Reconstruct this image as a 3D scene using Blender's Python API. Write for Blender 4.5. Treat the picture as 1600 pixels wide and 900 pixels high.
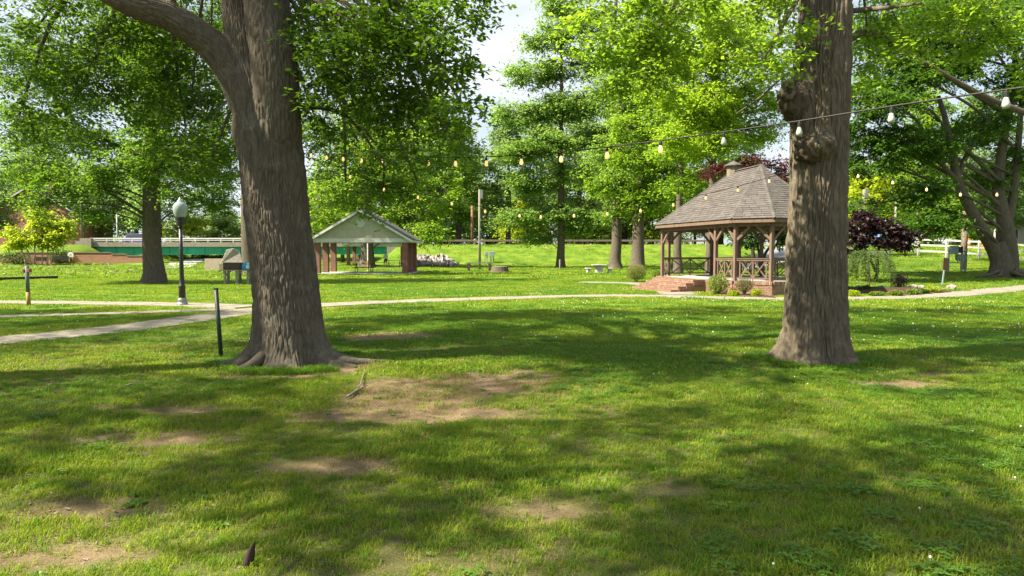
import bpy, bmesh, math, random
import numpy as np
from mathutils import Vector, Matrix, Euler

R = math.radians
scene = bpy.context.scene
for o in list(bpy.data.objects):
    bpy.data.objects.remove(o)
C = scene.collection
RNG = np.random.default_rng(7)
random.seed(7)

# ------------------------------------------------------------------ camera
F, CH, PITCH = 1067.0, 1.7, math.atan(54 / 1067.0)
cam_d = bpy.data.cameras.new('camera')
cam_d.sensor_width = 36.0
cam_d.lens = 36.0 * F / 1600.0
cam_d.clip_start, cam_d.clip_end = 0.1, 3000
cam = bpy.data.objects.new('camera', cam_d)
C.objects.link(cam)
cam.location = (0, 0, CH)
cam.rotation_euler = (math.pi / 2 - PITCH, 0, 0)
scene.camera = cam

# ------------------------------------------------------------------ sky + sun
SUN_EL = R(47)
SUN_H = Vector((-0.955, -0.297)).normalized()          # horizontal direction towards the sun
w = bpy.data.worlds.new('World'); scene.world = w
w.use_nodes = True
wn, wl = w.node_tree.nodes, w.node_tree.links
wn.clear()
sky = wn.new('ShaderNodeTexSky'); sky.sky_type = 'NISHITA'; sky.sun_disc = False
sky.sun_elevation = SUN_EL
sky.sun_rotation = math.atan2(SUN_H.x, SUN_H.y)
sky.air_density = 1.0; sky.dust_density = 1.6; sky.ozone_density = 1.2
tc = wn.new('ShaderNodeTexCoord')
mp = wn.new('ShaderNodeMapping'); mp.inputs['Scale'].default_value = (1, 1, 2.6)
cn = wn.new('ShaderNodeTexNoise'); cn.inputs['Scale'].default_value = 2.3; cn.inputs['Detail'].default_value = 7; cn.inputs['Roughness'].default_value = .58
cr = wn.new('ShaderNodeValToRGB'); cr.color_ramp.elements[0].position = .42; cr.color_ramp.elements[1].position = .66; cr.color_ramp.elements[0].color = (.42, .42, .42, 1)
mx = wn.new('ShaderNodeMix'); mx.data_type = 'RGBA'; mx.inputs['B'].default_value = (6.6, 7.0, 7.6, 1)
bg = wn.new('ShaderNodeBackground'); bg.inputs['Strength'].default_value = 0.05
wo = wn.new('ShaderNodeOutputWorld')
wl.new(tc.outputs['Generated'], mp.inputs['Vector']); wl.new(mp.outputs[0], cn.inputs['Vector'])
wl.new(cn.outputs['Fac'], cr.inputs['Fac']); wl.new(cr.outputs['Color'], mx.inputs['Factor'])
wl.new(sky.outputs[0], mx.inputs['A']); wl.new(mx.outputs['Result'], bg.inputs['Color'])
wl.new(bg.outputs[0], wo.inputs[0])
sd = bpy.data.lights.new('sun', 'SUN'); sd.energy = 5.0; sd.angle = R(.8); sd.color = (1, .90, .70)
sun = bpy.data.objects.new('sun', sd); C.objects.link(sun)
to_sun = Vector((SUN_H.x * math.cos(SUN_EL), SUN_H.y * math.cos(SUN_EL), math.sin(SUN_EL)))
sun.rotation_euler = to_sun.to_track_quat('Z', 'Y').to_euler()
sun.location = to_sun * 60
vs = scene.view_settings
vs.view_transform = 'Standard'; vs.look = 'None'; vs.gamma = 1; vs.use_curve_mapping = False
vs.exposure = 1.75
scene.cycles.max_bounces = 6; scene.cycles.diffuse_bounces = 3; scene.cycles.glossy_bounces = 2
scene.cycles.transmission_bounces = 4; scene.cycles.transparent_max_bounces = 4
scene.cycles.use_denoising = True
scene.cycles.caustics_reflective = False; scene.cycles.caustics_refractive = False

# ------------------------------------------------------------------ helpers
def sstep(a, b, x):
    t = np.clip((np.asarray(x, float) - a) / (b - a), 0, 1)
    return t * t * (3 - 2 * t)

def _hash(ix, iy, iz):
    h = (ix.astype(np.int64) * 374761393 + iy.astype(np.int64) * 668265263 + iz.astype(np.int64) * 1442695041) & 0xffffffff
    h = ((h ^ (h >> 13)) * 1274126177) & 0xffffffff
    h = ((h ^ (h >> 16)) * 2246822519) & 0xffffffff
    return ((h ^ (h >> 15)) & 0xffffff) / float(0xffffff)

def vnoise(x, y, z=0.0):
    x, y, z = np.broadcast_arrays(np.asarray(x, float), np.asarray(y, float), np.asarray(z, float))
    ix, iy, iz = np.floor(x), np.floor(y), np.floor(z)
    fx, fy, fz = x - ix, y - iy, z - iz
    fx, fy, fz = fx * fx * (3 - 2 * fx), fy * fy * (3 - 2 * fy), fz * fz * (3 - 2 * fz)
    r = 0
    for dx in (0, 1):
        for dy in (0, 1):
            for dz in (0, 1):
                r = r + _hash(ix + dx, iy + dy, iz + dz) * (fx if dx else 1 - fx) * (fy if dy else 1 - fy) * (fz if dz else 1 - fz)
    return r

def fbm(x, y, z=0.0, o=4):
    r, a, s, t = 0, .5, 1, 0
    for i in range(o):
        r = r + a * vnoise(np.asarray(x) * s + 17 * i, np.asarray(y) * s - 9 * i, np.asarray(z) * s); t += a; a *= .5; s *= 2.03
    return r / t

# terrain: level lawn, road bank at the back with a gap under the bridge, rise on the right
def T(x, y):
    x = np.asarray(x, float); y = np.asarray(y, float)
    q = x / np.maximum(y, 5)
    gap = sstep(-65, -58, x) * (1 - sstep(-19.5, -16, x))
    bank = 3.0 * sstep(88, 100.5, y) * (1 - gap)
    left = (sstep(90.05, 90.6, y) * 1.7 + sstep(91, 100, y) * 1.3) * (1 - sstep(-62, -57, x))
    under = gap * (.3 * sstep(80, 92, y) + 2.7 * sstep(112, 150, y))
    ctr = np.where(x < -57, left, bank) + under * (x > -62)
    ctr = np.where((x < -57) & (x > -62), np.maximum(left, under), ctr)
    right = 1.6 * sstep(27, 54, y) + 1.4 * sstep(54, 98, y)
    m = sstep(.30, .50, q)
    z = ctr * (1 - m) + right * m
    z = z + .30 * sstep(55, 75, y) * (1 - sstep(88, 92, y)) * (1 - sstep(-24, -14, x)) * vnoise(x * .25, y * .3)
    return z + .05 * (vnoise(x * .12, y * .12) - .5) * sstep(4, 14, y) * (1 - sstep(60, 80, y))

def P(px, py, Y):
    """point at depth Y (metres ahead) seen at photo pixel px, py"""
    u, v = (px - 800) / F, (450 - py) / F
    d = Vector((u, math.cos(PITCH) + v * math.sin(PITCH), -math.sin(PITCH) + v * math.cos(PITCH)))
    return Vector((0, 0, CH)) + d * (Y / d.y)

def G(px, py):
    """terrain point seen at photo pixel"""
    u, v = (px - 800) / F, (450 - py) / F
    d = Vector((u, math.cos(PITCH) + v * math.sin(PITCH), -math.sin(PITCH) + v * math.cos(PITCH))) 
    t = 2.0
    while t < 400:
        p = Vector((0, 0, CH)) + d * t
        if p.z <= float(T(p.x, p.y)): break
        t += .05 + t * .002
    return Vector((p.x, p.y, float(T(p.x, p.y))))

def tz(x, y): return float(T(x, y))
def on(px, Y):
    x = (px - 800) / F * Y
    return Vector((x, Y, tz(x, Y)))

def tag(o, label=None, cat=None, group=None, kind=None):
    if label: o['label'] = label
    if cat: o['category'] = cat
    if group: o['group'] = group
    if kind: o['kind'] = kind
    return o

def empty(name, loc, rz=0, label=None, cat=None, group=None, kind=None):
    o = bpy.data.objects.new(name, None); o.empty_display_size = .2
    C.objects.link(o); o.location = loc; o.rotation_euler = (0, 0, rz)
    return tag(o, label, cat, group, kind)

def np_mesh(name, v, f, mat, parent=None, smooth=False, uv=None, attrs=None, link=True, loc=None):
    v = np.asarray(v, np.float32); f = np.asarray(f, np.int32)
    m = bpy.data.meshes.new(name)
    n, k = f.shape
    m.vertices.add(len(v)); m.vertices.foreach_set('co', v.ravel())
    m.loops.add(n * k); m.loops.foreach_set('vertex_index', f.ravel())
    m.polygons.add(n)
    m.polygons.foreach_set('loop_start', np.arange(0, n * k, k, dtype=np.int32))
    try: m.polygons.foreach_set('loop_total', np.full(n, k, np.int32))
    except Exception: pass
    if smooth: m.polygons.foreach_set('use_smooth', np.ones(n, bool))
    if uv is not None:
        l = m.uv_layers.new(name='UVMap'); l.data.foreach_set('uv', np.asarray(uv, np.float32)[f.ravel()].ravel())
    for an, av in (attrs or {}).items():
        a = m.attributes.new(an, 'FLOAT', 'POINT'); a.data.foreach_set('value', np.asarray(av, np.float32))
    m.update(calc_edges=True); m.validate()
    if mat: m.materials.append(mat)
    o = bpy.data.objects.new(name, m)
    if link: C.objects.link(o)
    if parent: o.parent = parent
    if loc is not None: o.location = loc
    return o

class MB:
    """collects boxes, tubes, lathes in local coordinates, builds ONE mesh"""
    def __init__(s): s.v = []; s.f = []
    def add(s, vs, fs):
        b = len(s.v); s.v += [tuple(p) for p in vs]; s.f += [tuple(i + b for i in f) for f in fs]; return s
    def box(s, c, size, rot=None):
        x, y, z = (a / 2 for a in size)
        vs = [Vector(p) for p in ((-x,-y,-z),(x,-y,-z),(x,y,-z),(-x,y,-z),(-x,-y,z),(x,-y,z),(x,y,z),(-x,y,z))]
        if rot is not None:
            M = rot if isinstance(rot, Matrix) else Euler(rot).to_matrix()
            vs = [M @ p for p in vs]
        c = Vector(c)
        return s.add([p + c for p in vs], [(0,3,2,1),(4,5,6,7),(0,1,5,4),(1,2,6,5),(2,3,7,6),(3,0,4,7)])
    def bar(s, a, b, wd, ht, up=(0,0,1)):
        a, b = Vector(a), Vector(b); d = b - a; L = d.length; d.normalize()
        u = Vector(up)
        if abs(d.dot(u)) > .98: u = Vector((0, 1, 0))
        sx = d.cross(u).normalized(); uz = sx.cross(d).normalized()
        M = Matrix((d, sx, uz)).transposed()
        return s.box((a + b) / 2, (L, wd, ht), M)
    def tube(s, pts, rad, n=6, cap=True):
        pts = [Vector(p) for p in pts]
        if not hasattr(rad, '__len__'): rad = [rad] * len(pts)
        vs, fs = [], []
        ref = None
        for i, p in enumerate(pts):
            d = (pts[min(i + 1, len(pts) - 1)] - pts[max(i - 1, 0)]).normalized()
            if ref is None:
                ref = Vector((1, 0, 0)) if abs(d.x) < .8 else Vector((0, 1, 0))
            a = (ref - d * ref.dot(d)).normalized(); b = d.cross(a); ref = a
            for k in range(n):
                t = 2 * math.pi * k / n
                vs.append(p + (a * math.cos(t) + b * math.sin(t)) * rad[i])
        for i in range(len(pts) - 1):
            for k in range(n):
                fs.append((i*n+k, i*n+(k+1) % n, (i+1)*n+(k+1) % n, (i+1)*n+k))
        if cap: fs += [tuple(range(n))[::-1], tuple(range((len(pts)-1)*n, len(pts)*n))]
        return s.add(vs, fs)
    def lathe(s, prof, n=16, c=(0,0,0)):
        vs, fs = [], []
        for r, z in prof:
            for k in range(n):
                t = 2 * math.pi * k / n
                vs.append((c[0] + r*math.cos(t), c[1] + r*math.sin(t), c[2] + z))
        for i in range(len(prof) - 1):
            for k in range(n):
                fs.append((i*n+k, i*n+(k+1) % n, (i+1)*n+(k+1) % n, (i+1)*n+k))
        fs += [tuple(range(n))[::-1], tuple(range((len(prof)-1)*n, len(prof)*n))]
        return s.add(vs, fs)
    def prism(s, poly, z0, z1):
        n = len(poly)
        return s.add([(p[0], p[1], z0) for p in poly] + [(p[0], p[1], z1) for p in poly],
            [tuple(range(n))[::-1], tuple(range(n, 2*n))] + [(i, (i+1) % n, n+(i+1) % n, n+i) for i in range(n)])
    def xprism(s, poly, y0, y1):
        """poly in x,z extruded along y"""
        n = len(poly)
        return s.add([(p[0], y0, p[1]) for p in poly] + [(p[0], y1, p[1]) for p in poly],
            [tuple(range(n)), tuple(range(n, 2*n))[::-1]] + [((i+1) % n, i, n+i, n+(i+1) % n) for i in range(n)])
    def build(s, name, mat, parent=None, smooth=False, bevel=0, link=True, loc=None):
        m = bpy.data.meshes.new(name); m.from_pydata(s.v, [], s.f); m.update()
        bm = bmesh.new(); bm.from_mesh(m)
        if bevel:
            bmesh.ops.remove_doubles(bm, verts=bm.verts, dist=1e-5)
            bmesh.ops.bevel(bm, geom=list(bm.edges), offset=bevel, segments=1, affect='EDGES')
        bmesh.ops.recalc_face_normals(bm, faces=bm.faces)
        bm.to_mesh(m); bm.free()
        if smooth:
            for p in m.polygons: p.use_smooth = True
        m.materials.append(mat)
        o = bpy.data.objects.new(name, m)
        if link: C.objects.link(o)
        if parent: o.parent = parent
        if loc is not None: o.location = loc
        return o

def copy_tree(o, parent=None):
    c = o.copy(); C.objects.link(c); c.parent = parent
    for ch in list(o.children): copy_tree(ch, c)
    return c

# ------------------------------------------------------------------ materials
MATS = {}
def new_mat(name):
    m = bpy.data.materials.new(name); m.use_nodes = True
    n, l = m.node_tree.nodes, m.node_tree.links
    n.clear()
    o = n.new('ShaderNodeOutputMaterial'); b = n.new('ShaderNodeBsdfPrincipled')
    l.new(b.outputs[0], o.inputs[0])
    MATS[name] = m
    return m, n, l, b, o

def mat(name, c1, c2=None, rough=.7, scale=6.0, detail=6, bump=.0, bscale=None, metal=0, stretch=(1,1,1), coord='Object', spec=.3, thr=(.35, .65)):
    m, n, l, b, o = new_mat(name)
    b.inputs['Roughness'].default_value = rough; b.inputs['Metallic'].default_value = metal
    b.inputs['Specular IOR Level'].default_value = spec
    t = n.new('ShaderNodeTexCoord'); mp = n.new('ShaderNodeMapping'); mp.inputs['Scale'].default_value = stretch
    l.new(t.outputs[coord], mp.inputs[0])
    c2 = c2 or tuple(x * .75 for x in c1)
    nz = n.new('ShaderNodeTexNoise'); nz.inputs['Scale'].default_value = scale; nz.inputs['Detail'].default_value = detail; nz.inputs['Roughness'].default_value = .65
    l.new(mp.outputs[0], nz.inputs['Vector'])
    r = n.new('ShaderNodeValToRGB')
    r.color_ramp.elements[0].position, r.color_ramp.elements[1].position = thr
    r.color_ramp.elements[0].color = (*c2, 1); r.color_ramp.elements[1].color = (*c1, 1)
    l.new(nz.outputs['Fac'], r.inputs[0]); l.new(r.outputs[0], b.inputs['Base Color'])
    if bump:
        nb = n.new('ShaderNodeTexNoise'); nb.inputs['Scale'].default_value = bscale or scale * 5; nb.inputs['Detail'].default_value = 5
        l.new(mp.outputs[0], nb.inputs['Vector'])
        bp = n.new('ShaderNodeBump'); bp.inputs['Strength'].default_value = bump; bp.inputs['Distance'].default_value = .02
        l.new(nb.outputs['Fac'], bp.inputs['Height']); l.new(bp.outputs[0], b.inputs['Normal'])
    return m

def leaf_mat(name, c, c2, trans, gloss=.25, tw=.42):
    m, n, l, b, o = new_mat(name)
    g = n.new('ShaderNodeNewGeometry')
    r = n.new('ShaderNodeValToRGB')
    r.color_ramp.elements[0].color = (*c, 1); r.color_ramp.elements[1].color = (*c2, 1)
    l.new(g.outputs['Random Per Island'], r.inputs[0])
    b.inputs['Roughness'].default_value = .45; b.inputs['Specular IOR Level'].default_value = gloss
    l.new(r.outputs[0], b.inputs['Base Color'])
    t = n.new('ShaderNodeBsdfTranslucent')
    r2 = n.new('ShaderNodeValToRGB')
    r2.color_ramp.elements[0].color = (*trans, 1); r2.color_ramp.elements[1].color = tuple(min(1, x * 1.35) for x in trans) + (1,)
    l.new(g.outputs['Random Per Island'], r2.inputs[0]); l.new(r2.outputs[0], t.inputs['Color'])
    ms = n.new('ShaderNodeMixShader'); ms.inputs[0].default_value = tw
    l.new(b.outputs[0], ms.inputs[1]); l.new(t.outputs[0], ms.inputs[2]); l.new(ms.outputs[0], o.inputs[0])
    return m

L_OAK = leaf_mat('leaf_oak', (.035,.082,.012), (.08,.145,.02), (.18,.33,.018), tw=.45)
L_OAKR = leaf_mat('leaf_oak_light', (.06,.125,.015), (.12,.20,.03), (.32,.50,.03), tw=.5)
L_MAPLE = leaf_mat('leaf_maple', (.03,.08,.012), (.07,.14,.022), (.13,.27,.018), tw=.42)
L_WILLOW = leaf_mat('leaf_willow_oak', (.065,.13,.03), (.12,.20,.045), (.28,.44,.07), tw=.5)
L_YELLOW = leaf_mat('leaf_yellow_green', (.12,.18,.012), (.23,.29,.02), (.52,.62,.03), tw=.5)
L_LIME = leaf_mat('leaf_lime', (.10,.175,.015), (.18,.26,.025), (.38,.56,.03), tw=.5)
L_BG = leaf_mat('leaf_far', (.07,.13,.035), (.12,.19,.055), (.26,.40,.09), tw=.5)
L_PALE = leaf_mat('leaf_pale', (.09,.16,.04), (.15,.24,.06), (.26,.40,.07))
L_DARK = leaf_mat('leaf_dark', (.02,.05,.012), (.045,.09,.02), (.08,.16,.02))
L_PURPLE = leaf_mat('leaf_purple', (.018,.011,.014), (.05,.028,.033), (.06,.015,.018), gloss=.4, tw=.2)
L_RED = leaf_mat('leaf_red_plum', (.06,.018,.024), (.13,.045,.05), (.22,.03,.04), tw=.3)
L_SHRUB = leaf_mat('leaf_shrub', (.07,.13,.02), (.17,.22,.035), (.25,.36,.03))
L_WEEP = leaf_mat('leaf_weeping', (.05,.11,.025), (.10,.19,.04), (.18,.32,.04))

def bark_mat(name, c1, c2, lich, bump=.6, fine=38):
    m, n, l, b, o = new_mat(name)
    b.inputs['Roughness'].default_value = .92; b.inputs['Specular IOR Level'].default_value = .12
    t = n.new('ShaderNodeTexCoord'); mp = n.new('ShaderNodeMapping'); mp.inputs['Scale'].default_value = (1, 1, .22)
    l.new(t.outputs['Object'], mp.inputs[0])
    n1 = n.new('ShaderNodeTexNoise'); n1.inputs['Scale'].default_value = 14; n1.inputs['Detail'].default_value = 8; n1.inputs['Roughness'].default_value = .7
    l.new(mp.outputs[0], n1.inputs['Vector'])
    r = n.new('ShaderNodeValToRGB'); r.color_ramp.elements[0].position = .3; r.color_ramp.elements[1].position = .7
    r.color_ramp.elements[0].color = (*c2, 1); r.color_ramp.elements[1].color = (*c1, 1)
    l.new(n1.outputs['Fac'], r.inputs[0])
    n2 = n.new('ShaderNodeTexNoise'); n2.inputs['Scale'].default_value = 2.6; n2.inputs['Detail'].default_value = 9; n2.inputs['Roughness'].default_value = .75
    l.new(t.outputs['Object'], n2.inputs['Vector'])
    r2 = n.new('ShaderNodeValToRGB'); r2.color_ramp.elements[0].position = .55; r2.color_ramp.elements[1].position = .68
    l.new(n2.outputs['Fac'], r2.inputs[0])
    mx = n.new('ShaderNodeMix'); mx.data_type = 'RGBA'; mx.inputs['B'].default_value = (*lich, 1)
    ml = n.new('ShaderNodeMath'); ml.operation = 'MULTIPLY'; ml.inputs[1].default_value = .55
    l.new(r2.outputs[0], ml.inputs[0]); l.new(ml.outputs[0], mx.inputs['Factor'])
    l.new(r.outputs[0], mx.inputs['A']); l.new(mx.outputs['Result'], b.inputs['Base Color'])
    n3 = n.new('ShaderNodeTexNoise'); n3.inputs['Scale'].default_value = fine; n3.inputs['Detail'].default_value = 6; n3.inputs['Roughness'].default_value = .7
    l.new(mp.outputs[0], n3.inputs['Vector'])
    bp = n.new('ShaderNodeBump'); bp.inputs['Strength'].default_value = bump; bp.inputs['Distance'].default_value = .03
    l.new(n3.outputs['Fac'], bp.inputs['Height']); l.new(bp.outputs[0], b.inputs['Normal'])
    return m

B_OAK = bark_mat('bark_oak', (.185,.158,.124), (.088,.075,.059), (.25,.25,.21), fine=60, bump=.9)
B_OAKR = bark_mat('bark_oak_furrowed', (.20,.168,.126), (.10,.082,.061), (.24,.225,.18), fine=60, bump=.9)
B_BURL = bark_mat('bark_burl', (.13,.10,.075), (.055,.043,.032), (.15,.13,.10), fine=30, bump=1.0)
B_GEN = bark_mat('bark_grey', (.14,.115,.09), (.06,.05,.04), (.17,.16,.13), bump=.9, fine=16)
B_MAPLE = bark_mat('bark_maple', (.135,.112,.088), (.065,.054,.043), (.16,.15,.12), bump=.7, fine=16)
B_PALE = bark_mat('bark_pale', (.42,.36,.29), (.25,.21,.17), (.5,.45,.38), bump=.3)
B_DARK = bark_mat('bark_dark', (.06,.05,.045), (.03,.026,.024), (.09,.085,.075), bump=.5)

M_CONC = mat('concrete', (.27,.24,.20), (.175,.155,.125), rough=.9, scale=3, bump=.35, bscale=60)
M_CONCG = mat('concrete_grey', (.42,.42,.41), (.30,.30,.29), rough=.85, scale=2.5, bump=.25, bscale=40)
M_STONE = mat('stone', (.34,.31,.28), (.20,.18,.17), rough=.9, scale=5, bump=.6)
M_DKSTONE = mat('dark_stone', (.07,.065,.055), (.04,.037,.032), rough=.95, scale=5, bump=.5)
M_ROCK = mat('rock', (.33,.30,.29), (.15,.135,.13), rough=.9, scale=3.5, bump=.7)
M_SOIL = mat('soil', (.15,.088,.052), (.085,.052,.034), rough=1, scale=7, bump=.9, bscale=30, spec=.05)
M_MULCH = mat('mulch', (.10,.062,.042), (.04,.027,.02), rough=1, scale=24, bump=1, bscale=50, spec=.05)
M_WOOD = mat('gazebo_wood', (.175,.115,.088), (.12,.08,.06), rough=.75, scale=9, stretch=(1,1,.15), bump=.25)
M_WOODD = mat('weathered_wood', (.20,.165,.125), (.115,.095,.075), rough=.85, scale=9, stretch=(1,1,.2), bump=.4)
M_WOODG = mat('grey_wood', (.25,.23,.195), (.16,.145,.125), rough=.85, scale=8, stretch=(1,1,.15), bump=.4)
M_DKWOOD = mat('dark_wood', (.075,.055,.042), (.045,.033,.027), rough=.7, scale=8, bump=.3)
M_BROWNPOLE = mat('brown_pole', (.23,.12,.075), (.15,.08,.05), rough=.85, scale=8, stretch=(1,1,.15), bump=.3)
M_SHINGLE = None
M_WHITE = mat('white_paint', (.60,.60,.585), (.50,.505,.49), rough=.55, scale=3, bump=.05)
M_FENCE = mat('weathered_white', (.46,.45,.42), (.34,.33,.30), rough=.8, scale=5, bump=.2)
M_CREAM = mat('cream_stucco', (.42,.40,.32), (.34,.33,.265), rough=.9, scale=2.5, bump=.2)
M_BLACK = mat('black_iron', (.012,.013,.013), (.008,.009,.009), rough=.4, scale=20, spec=.5)
M_DGREEN = mat('dark_green_paint', (.018,.035,.033), (.01,.02,.02), rough=.45, scale=18, bump=.3, spec=.5)
M_GIRDER = mat('green_girder', (.022,.27,.165), (.018,.22,.135), rough=.5, scale=.8)
M_STEEL = mat('galvanised_steel', (.27,.28,.28), (.18,.19,.19), rough=.45, scale=4, metal=.5)
M_BOX = mat('grey_blue_metal', (.26,.33,.35), (.20,.26,.28), rough=.5, scale=3)
M_DBOX = mat('dark_metal', (.05,.052,.055), (.03,.03,.032), rough=.5, scale=6)
M_ROOFG = mat('grey_shingle', (.11,.105,.105), (.065,.062,.062), rough=.9, scale=14, bump=.5)
M_ASPH = mat('asphalt', (.14,.145,.15), (.10,.105,.11), rough=.85, scale=8, bump=.3, bscale=70)
M_LOT = mat('worn_asphalt', (.20,.215,.24), (.15,.165,.185), rough=.8, scale=1.2, bump=.15, bscale=50)
M_PURPLEP = mat('purple_paint', (.11,.08,.30), (.09,.06,.24), rough=.3)
M_BLUE = mat('blue_plastic', (.03,.27,.50), (.02,.22,.42), rough=.4, scale=3)
M_BROWNSIGN = mat('brown_sign', (.11,.055,.035), (.08,.04,.026), rough=.6)
M_YELLOW = mat('yellow_paint', (.38,.26,.05), (.24,.16,.05), rough=.7, scale=10)
M_BLUEGREY = mat('blue_grey_paint', (.13,.155,.17), (.085,.10,.11), rough=.7, scale=12)
M_RUST = mat('rusty_red', (.30,.10,.05), (.18,.06,.035), rough=.8, scale=14, bump=.3)
M_ORANGE = mat('orange_plastic', (.75,.16,.03), (.62,.13,.025), rough=.5)
M_SKIN = mat('skin', (.42,.24,.17), (.38,.21,.15), rough=.6)
M_SHIRT = mat('white_cloth', (.70,.70,.73), (.6,.6,.64), rough=.9, scale=10)
M_SHORTS = mat('dark_cloth', (.03,.033,.045), (.02,.022,.03), rough=.9)
M_HAIR = mat('dark_hair', (.02,.015,.012), (.012,.009,.008), rough=.6)
M_CABLE = mat('black_rubber', (.015,.015,.016), (.01,.01,.01), rough=.6)
M_DEAD = mat('dead_leaf', (.05,.032,.025), (.025,.017,.014), rough=.8)
M_STICK = mat('dry_stick', (.27,.22,.18), (.16,.125,.10), rough=.9, scale=18, bump=.4)
M_TYRE = mat('tyre', (.02,.02,.02), rough=.9)
M_CARBLUE = mat('car_blue', (.10,.20,.42), (.09,.18,.40), rough=.25, spec=.6)
M_RED = mat('red_lens', (.45,.02,.03), (.40,.02,.03), rough=.25)
M_GLASSD = mat('window_glass', (.05,.065,.08), (.035,.045,.055), rough=.08, spec=.8)
M_SHIRTSIGN = mat('sign_white', (.75,.75,.73), (.70,.70,.68), rough=.6)
M_TAN = mat('tan_block', (.40,.33,.27), (.31,.25,.20), rough=.9, scale=6, bump=.3)

def brick_mat(name, c1, c2, mortar, bw=.2, bh=.065, swap=False):
    m, n, l, b, o = new_mat(name)
    b.inputs['Roughness'].default_value = .88; b.inputs['Specular IOR Level'].default_value = .2
    t = n.new('ShaderNodeTexCoord'); sp = n.new('ShaderNodeSeparateXYZ'); cb = n.new('ShaderNodeCombineXYZ')
    ad = n.new('ShaderNodeMath'); ad.operation = 'ADD'
    l.new(t.outputs['Object'], sp.inputs[0]); l.new(sp.outputs[0], ad.inputs[0]); l.new(sp.outputs[1], ad.inputs[1])
    l.new(ad.outputs[0], cb.inputs[0]); l.new(sp.outputs[2], cb.inputs[1])
    k = n.new('ShaderNodeTexBrick'); k.inputs['Scale'].default_value = 1
    k.inputs['Brick Width'].default_value = bw; k.inputs['Row Height'].default_value = bh; k.inputs['Mortar Size'].default_value = .008
    k.inputs['Color1'].default_value = (*c1, 1); k.inputs['Color2'].default_value = (*c2, 1); k.inputs['Mortar'].default_value = (*mortar, 1)
    l.new(cb.outputs[0], k.inputs['Vector']); l.new(k.outputs['Color'], b.inputs['Base Color'])
    bp = n.new('ShaderNodeBump'); bp.inputs['Strength'].default_value = .5; bp.inputs['Distance'].default_value = .01; bp.invert = True
    l.new(k.outputs['Fac'], bp.inputs['Height']); l.new(bp.outputs[0], b.inputs['Normal'])
    return m
M_BRICK = brick_mat('brick_red', (.24,.085,.055), (.155,.06,.042), (.26,.21,.18), .2, .07)
M_BRICKW = brick_mat('brick_wall_tan', (.34,.165,.105), (.26,.13,.085), (.33,.26,.2), .4, .2)
M_BRICKH = brick_mat('brick_house', (.30,.115,.08), (.22,.085,.062), (.3,.24,.21), .4, .15)

def island_mat(name, cols, rough=.85, bump=.3, bscale=60, spec=.2):
    """one tone per separate piece"""
    m, n, l, b, o = new_mat(name)
    b.inputs['Roughness'].default_value = rough; b.inputs['Specular IOR Level'].default_value = spec
    g = n.new('ShaderNodeNewGeometry'); r = n.new('ShaderNodeValToRGB')
    el = r.color_ramp.elements
    while len(el) < len(cols): el.new(.5)
    for i, c in enumerate(cols):
        el[i].position = i / (len(cols) - 1); el[i].color = (*c, 1)
    l.new(g.outputs['Random Per Island'], r.inputs[0])
    t = n.new('ShaderNodeTexCoord'); nz = n.new('ShaderNodeTexNoise'); nz.inputs['Scale'].default_value = 3.0; nz.inputs['Detail'].default_value = 8
    l.new(t.outputs['Object'], nz.inputs['Vector'])
    mr = n.new('ShaderNodeMapRange'); mr.inputs[3].default_value = .62; mr.inputs[4].default_value = 1.38
    l.new(nz.outputs['Fac'], mr.inputs[0])
    mx = n.new('ShaderNodeMix'); mx.data_type = 'RGBA'; mx.blend_type = 'MULTIPLY'; mx.inputs['Factor'].default_value = 1
    l.new(r.outputs[0], mx.inputs['A']); l.new(mr.outputs[0], mx.inputs['B']); l.new(mx.outputs['Result'], b.inputs['Base Color'])
    nb = n.new('ShaderNodeTexNoise'); nb.inputs['Scale'].default_value = bscale
    l.new(t.outputs['Object'], nb.inputs['Vector'])
    bp = n.new('ShaderNodeBump'); bp.inputs['Strength'].default_value = bump; bp.inputs['Distance'].default_value = .01
    l.new(nb.outputs['Fac'], bp.inputs['Height']); l.new(bp.outputs[0], b.inputs['Normal'])
    return m
M_SHINGLE = island_mat('brown_shingle', [(.078,.070,.066), (.094,.085,.08), (.11,.10,.093)], bump=.4)
M_BRICKP = island_mat('brick_piece', [(.22,.12,.085), (.26,.165,.12), (.19,.105,.075), (.29,.205,.155)])
M_STONES = island_mat('stone_piece', [(.20,.18,.175), (.36,.33,.31), (.27,.24,.24), (.14,.125,.125)])

def glow(name, base, em, strength):
    m, n, l, b, o = new_mat(name)
    b.inputs['Base Color'].default_value = (*base, 1); b.inputs['Roughness'].default_value = .15
    b.inputs['Emission Color'].default_value = (*em, 1); b.inputs['Emission Strength'].default_value = strength
    return m
M_BULB = glow('lit_bulb', (.8,.6,.3), (1, .62, .22), .32)
M_BULBW = glow('frosted_bulb', (.36,.40,.34), (1, .9, .7), .0)
M_GLOBE = glow('lamp_globe', (.24,.30,.29), (1, 1, 1), .0)

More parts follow.
